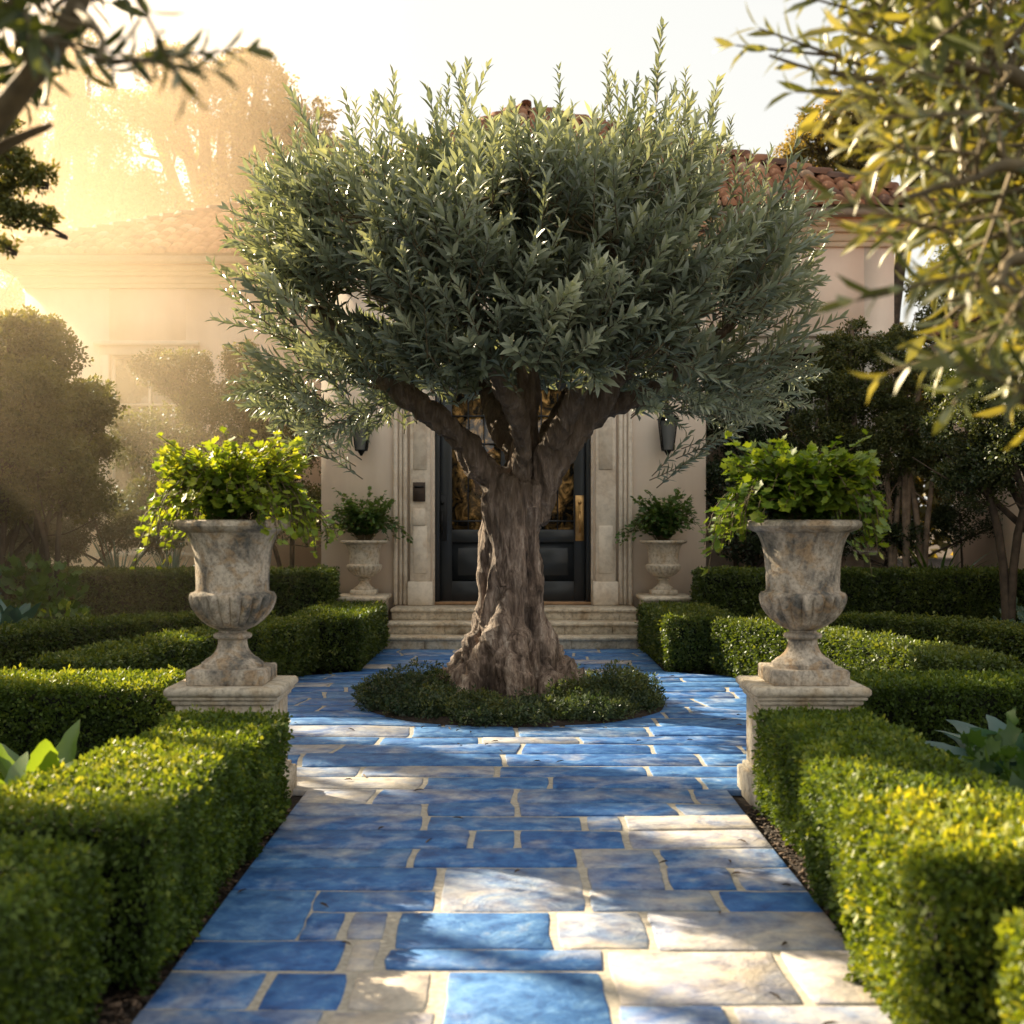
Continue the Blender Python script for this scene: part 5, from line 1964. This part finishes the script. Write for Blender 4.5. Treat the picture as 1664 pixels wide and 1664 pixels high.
near_tree('near_dark_tree', 'dark blurred tree limb and leaves crossing the upper left corner', [(-2.5, 3.0, -.05), (-2.45, 3.0, .8), (-2.4, 3.0, 1.5), (-2.5, 3.1, 2.5), (-2.6, 3.2, 3.4)], [.16, .13, .12, .10, .06], bo, sprays, 91, leafL=.10, leafW=.024)
# ------------------------------------------------------------------ unseen trees added outside the frame on the left to break the low sun into patches
def tgt(x, y, z, r):
    TARGETS.append((np.array([x, y, z], float), r))


for px, py, r_ in [(1010, 1640, .24), (1100, 1600, .28), (1200, 1590, .30), (1330, 1600, .32), (1430, 1640, .3), (1180, 1660, .28), (1250, 1520, .16), (1120, 1530, .14), (1350, 1540, .12), (640, 1600, .11), (610, 1640, .13), (620, 1555, .07), (655, 1655, .12),
                   (1120, 1350, .22), (1180, 1345, .24), (1080, 1340, .14), (1230, 1380, .16), (1040, 1500, .10), (960, 1510, .11), (880, 1440, .09), (1090, 1490, .12),
                   (540, 1262, .22), (500, 1268, .24), (600, 1272, .16), (560, 1338, .09), (600, 1335, .09), (1560, 1620, .2), (1500, 1560, .12), (1000, 1330, .08)]:
    X, Yg = G(px, py)
    tgt(X, Yg, 0, r_)
tgt(1.3, 4.15, .4, .4); tgt(1.7, 4.0, .58, .45); tgt(1.15, 3.6, .3, .35); tgt(1.3, 4.9, .45, .15);
tgt(1.5, 3.85, .35, .55); tgt(1.35, 3.3, .3, .34); tgt(1.6, 2.9, .4, .5); tgt(1.25, 3.9, .15, .28)
tgt(-1.45, 5.35, .5, .28); tgt(-1.5, 4.95, .5, .2); tgt(-1.42, 5.8, .5, .18); tgt(-1.5, 4.4, .5, .15); tgt(-1.6, 3.5, .5, .15)
tgt(-2.3, 7.85, .5, .28); tgt(-2.9, 7.9, .5, .2)
tgt(-1.6, 7.06, 1.68, .36); tgt(-1.9, 7.0, 1.5, .3); tgt(-1.2, 7.1, 1.65, .25); tgt(1.5, 7.06, 1.8, .16)
tgt(1.5, 3.3, 2.1, .5); tgt(1.3, 3.2, 2.6, .45); tgt(1.6, 3.0, 1.8, .4); tgt(1.1, 3.6, 2.7, .2)
tgt(-2.1, 5.3, .5, .4); tgt(-5.5, 14, 3.4, 1.1); tgt(-5.0, 14, 2.6, .5); tgt(-4.5, 17.5, 3.2, 1.0)
tgt(-1.95, 5.2, 2.85, .6); tgt(-2.0, 5.2, 2.5, .4); tgt(-1.3, 2.8, 2.7, .4); tgt(-2.0, 10.5, 3.2, .25); tgt(-2.2, 10.6, 2.3, .3); tgt(2.0, 10.4, 4.2, .3); tgt(.6, 10.7, 4.9, .35); tgt(-1, 10.6, 4.6, .3); tgt(-.2, 9.4, 3.4, .15)
# small leaved branch hanging down the left edge
leafy('left_edge_tree', 'small leaved golden branches hanging along the left edge above the roof', 'tree', (-3.0, 5.3),
      [pl(20, 265, 5.2, 28), pl(60, 290, 5.2, 24), pl(15, 350, 5.2, 28), pl(65, 355, 5.2, 24), pl(90, 375, 5.2, 12), pl(-40, 300, 5.2, 60), pl(-50, 200, 5.2, 60), pl(10, 400, 5.2, 16)],
      2200, .042, 'bush', .8, [(0, 0)], .012, seed=20, arch=True)



def added_shade_tree(label, x, y, r_, top, n, seed, gate=-.7):
    rr = np.random.default_rng(seed)
    lumps = []
    z = .8
    while z < top - .5:
        for q in range(3):
            a = rr.uniform(0, 2 * PI)
            lumps.append((x + r_ * .55 * math.cos(a), y + r_ * .75 * math.sin(a), z + rr.uniform(-.2, .3), r_ * rr.uniform(.6, .8)))
        z += r_ * .62
    lumps.append((x, y, top - .6, r_ * .6))
    leafy('added_shade_tree', label, 'tree', (x, y), lumps, n, .34, 'dark_bush', .5, [(0, 0)], .12, seed=seed, cull=True, gate=gate, group='shade trees added beyond the left edge', flat=1.0)


added_shade_tree('broad dark shade tree added unseen beyond the left edge, nearest the viewer', -7.2, 7.0, 1.8, 6.4, 10625, 41)
added_shade_tree('broad dark shade tree added unseen beyond the left edge, second in the row', -8.2, 9.6, 1.9, 7.2, 11875, 42)
added_shade_tree('broad dark shade tree added unseen beyond the left edge, third in the row', -9.4, 12.3, 2.0, 7.8, 12500, 43)
added_shade_tree('broad dark shade tree added unseen beyond the left edge, farthest in the row', -10.6, 15.4, 1.9, 7.6, 11875, 44)
added_shade_tree('dark shade tree added unseen beyond the left edge behind the row', -11.5, 18.3, 1.8, 6.0, 8750, 45)

# ------------------------------------------------------------------ woods beyond the garden
mb = MB()
n = 15000
a = RNG.random(n) * 2 * PI
px_ = -70 + 140 * RNG.random(n)
top_ = 6.5 + 2.8 * vnoise(np.stack([px_ * .16, px_ * 0, px_ * 0], 1), 3) + 1.2 * vnoise(np.stack([px_ * .7, px_ * 0, px_ * 0 + 4], 1), 3)
pz = RNG.random(n) ** .8 * top_
p = np.stack([px_, 50 + 5 * RNG.random(n) - .02 * px_ ** 2 * .35, pz], 1)
R_ = frames(norm(RNG.normal(size=(n, 3)) + (0, -.3, .4)), rdir(n))
mb.inst(BCL[0][0][:, [0, 2, 1]], BCL[0][1], R_, p, .9 + .5 * RNG.random(n), .4 + .2 * RNG.normal(size=n))
o = mb.build('treeline', M['far_tree'])
tag(o, 'far belt of trees seen in gaps behind the garden', 'woods', None, 'stuff')

# ------------------------------------------------------------------ morning haze
m = bpy.data.materials.new('golden_haze')
m.use_nodes = True
nt = m.node_tree
nt.nodes.clear()
out = N(nt, 'ShaderNodeOutputMaterial')
vs = N(nt, 'ShaderNodeVolumeScatter')
vs.inputs['Color'].default_value = (.86, .635, .41, 1)  # warm sun glow put into the scatter colour
vs.inputs['Anisotropy'].default_value = .3
ge = N(nt, 'ShaderNodeNewGeometry')
sx = N(nt, 'ShaderNodeSeparateXYZ')
nt.links.new(ge.outputs['Position'], sx.inputs[0])
mr = N(nt, 'ShaderNodeMapRange', interpolation_type='SMOOTHSTEP')
nt.links.new(sx.outputs['X'], mr.inputs[0])
mr.inputs[1].default_value = -5.6; mr.inputs[2].default_value = -1.8; mr.inputs[3].default_value = 1; mr.inputs[4].default_value = 0
mz = N(nt, 'ShaderNodeMapRange', interpolation_type='SMOOTHSTEP')
nt.links.new(sx.outputs['Z'], mz.inputs[0])
mz.inputs[1].default_value = 3.0; mz.inputs[2].default_value = 7.5; mz.inputs[3].default_value = 1; mz.inputs[4].default_value = .26
my = N(nt, 'ShaderNodeMapRange', interpolation_type='SMOOTHSTEP')
nt.links.new(sx.outputs['Y'], my.inputs[0])
my.inputs[1].default_value = 9.5; my.inputs[2].default_value = 15.0; my.inputs[3].default_value = 0; my.inputs[4].default_value = 1
m1 = N(nt, 'ShaderNodeMath', operation='MULTIPLY'); nt.links.new(mr.outputs[0], m1.inputs[0]); nt.links.new(mz.outputs[0], m1.inputs[1])
m2 = N(nt, 'ShaderNodeMath', operation='MULTIPLY'); nt.links.new(m1.outputs[0], m2.inputs[0]); nt.links.new(my.outputs[0], m2.inputs[1])
m3 = N(nt, 'ShaderNodeMath', operation='MULTIPLY'); nt.links.new(m2.outputs[0], m3.inputs[0]); m3.inputs[1].default_value = .095
nt.links.new(m3.outputs[0], vs.inputs['Density'])
nt.links.new(vs.outputs[0], out.inputs['Volume'])
mb = MB(); mb.box(-15, -1.7, 9.4, 38, -.02, 17)
o = mb.build('haze', m)
tag(o, 'golden morning haze drifting in front of the left wing', 'haze', None, 'stuff')
